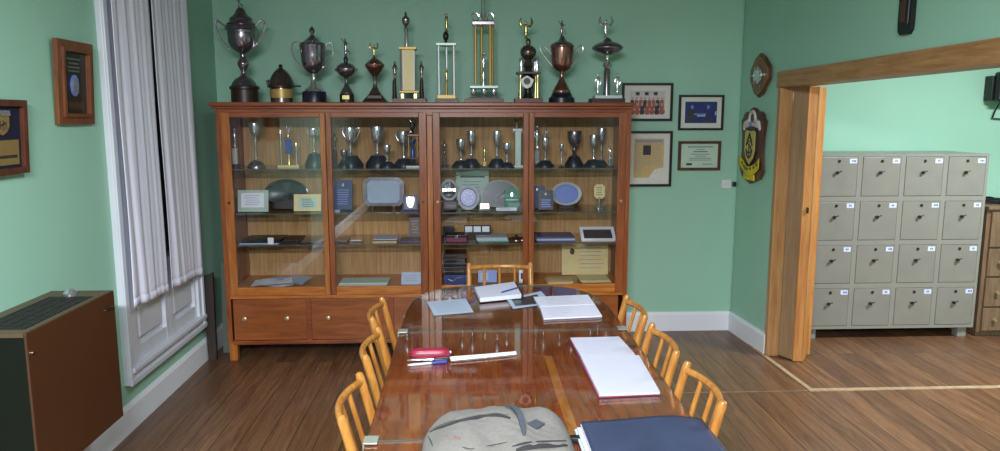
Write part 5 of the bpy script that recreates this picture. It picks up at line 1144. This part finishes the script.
# ------------------------------------------------------------------ navy folder on papers
r = thing('document_folder', 'worn navy blue folder stuffed with white papers at the near doorway-side corner', 'folder', atz(650, 440, ZS))
fx0, fx1, fy0, fy1 = .335, .705, 1.76, 2.085
def fgrid(u, v_): return (fx0+(fx1-fx0)*u+.015*v_*(u-.5)*0, fy0+(fy1-fy0)*v_-.022*(1-u)**1.5*v_, ZS+.034+.006*math.sin(PI*u)+.003*math.sin(6*u+3*v_)-.016*max(0, u-.75)*2)
m = MB(); m.grid(fgrid, 22, 18); fo = m.build('cover', 'folder', r); fo.modifiers.new('thickness', 'SOLIDIFY').thickness = -.005
for i, (ox, oy, mt) in enumerate(((-.006, .0, 'paper'), (-.018, -.006, 'paper2'), (-.012, -.014, 'paper'), (.0, .006, 'paper'))):
    MB().box(fx0+ox, fx1-.03, fy0+.01, fy1-.012+oy*.4, ZS+.001+.0066*i, ZS+.0066*(i+1), .001).build('paper_bundle', mt, r)
m = MB().prism([(.515, 2.0), (.66, 2.0), (.665, 2.108), (.52, 2.093)], (0, 0, ZS+.0272), X, Yv, (0, 0, .002)); m.build('loose_sheet', 'paper', r)
MB().box(fx0+.02, fx1, fy0, fy1-.01, ZS, ZS+.0012).build('back_cover', 'folder', r)
m = MB(); m.tube([Vector(fgrid(u, v_))+Vector((0, 0, .0012)) for u, v_ in ((.1, .62), (.05, .75), (.12, .88), (.28, .96), (.42, .985))], .0018, 6); m.build('elastic_band', 'black', r)
# ------------------------------------------------------------------ light
def area(name, loc, sx, sy, power, col, rot=(0, 0, 0)):
    l = bpy.data.lights.new(name, 'AREA'); l.shape = 'RECTANGLE'; l.size = sx; l.size_y = sy; l.energy = power; l.color = col
    o = bpy.data.objects.new(name, l); C.objects.link(o); o.location = loc; o.rotation_euler = rot; return o
area('room_lamp', (-.15, 2.35, 2.62), .5, .16, 30, (.90, .94, 1.0))
area('rear_fill_light', (-.1, .1, 2.62), .9, .3, 55, (.90, .94, 1.0))  # added overhead fill, no known fixture
area('front_fill_light', (-.3, -1.0, 2.58), 1.2, .3, 410, (.92, .955, 1.0), (math.radians(9), 0, 0))  # added frontal fill behind the camera, brightens the back wall and cabinet
area('annex_lamp', (3.95, 3.7, 2.8), .9, .3, 140, (.92, .97, .99))
wld = bpy.data.worlds.new('world'); bpy.context.scene.world = wld; wld.use_nodes = True
wld.node_tree.nodes['Background'].inputs[0].default_value = (.02, .024, .035, 1); wld.node_tree.nodes['Background'].inputs[1].default_value = 1
# ------------------------------------------------------------------ camera
cd = bpy.data.cameras.new('camera'); cam = bpy.data.objects.new('camera', cd); C.objects.link(cam)
cd.sensor_fit = 'HORIZONTAL'; cd.sensor_width = 36; cd.lens = F/1000*36; cd.clip_start = .05
cam.location = (0, 0, EYE); cam.rotation_euler = (PI/2-PT, 0, -YW)
sc = bpy.context.scene; sc.camera = cam
sc.view_settings.view_transform = 'Standard'; sc.view_settings.look = 'None'; sc.view_settings.gamma = 1; sc.view_settings.use_curve_mapping = False
sc.view_settings.exposure = 0.1
sc.cycles.transparent_max_bounces = 24; sc.cycles.max_bounces = 10; sc.cycles.sample_clamp_indirect = 4
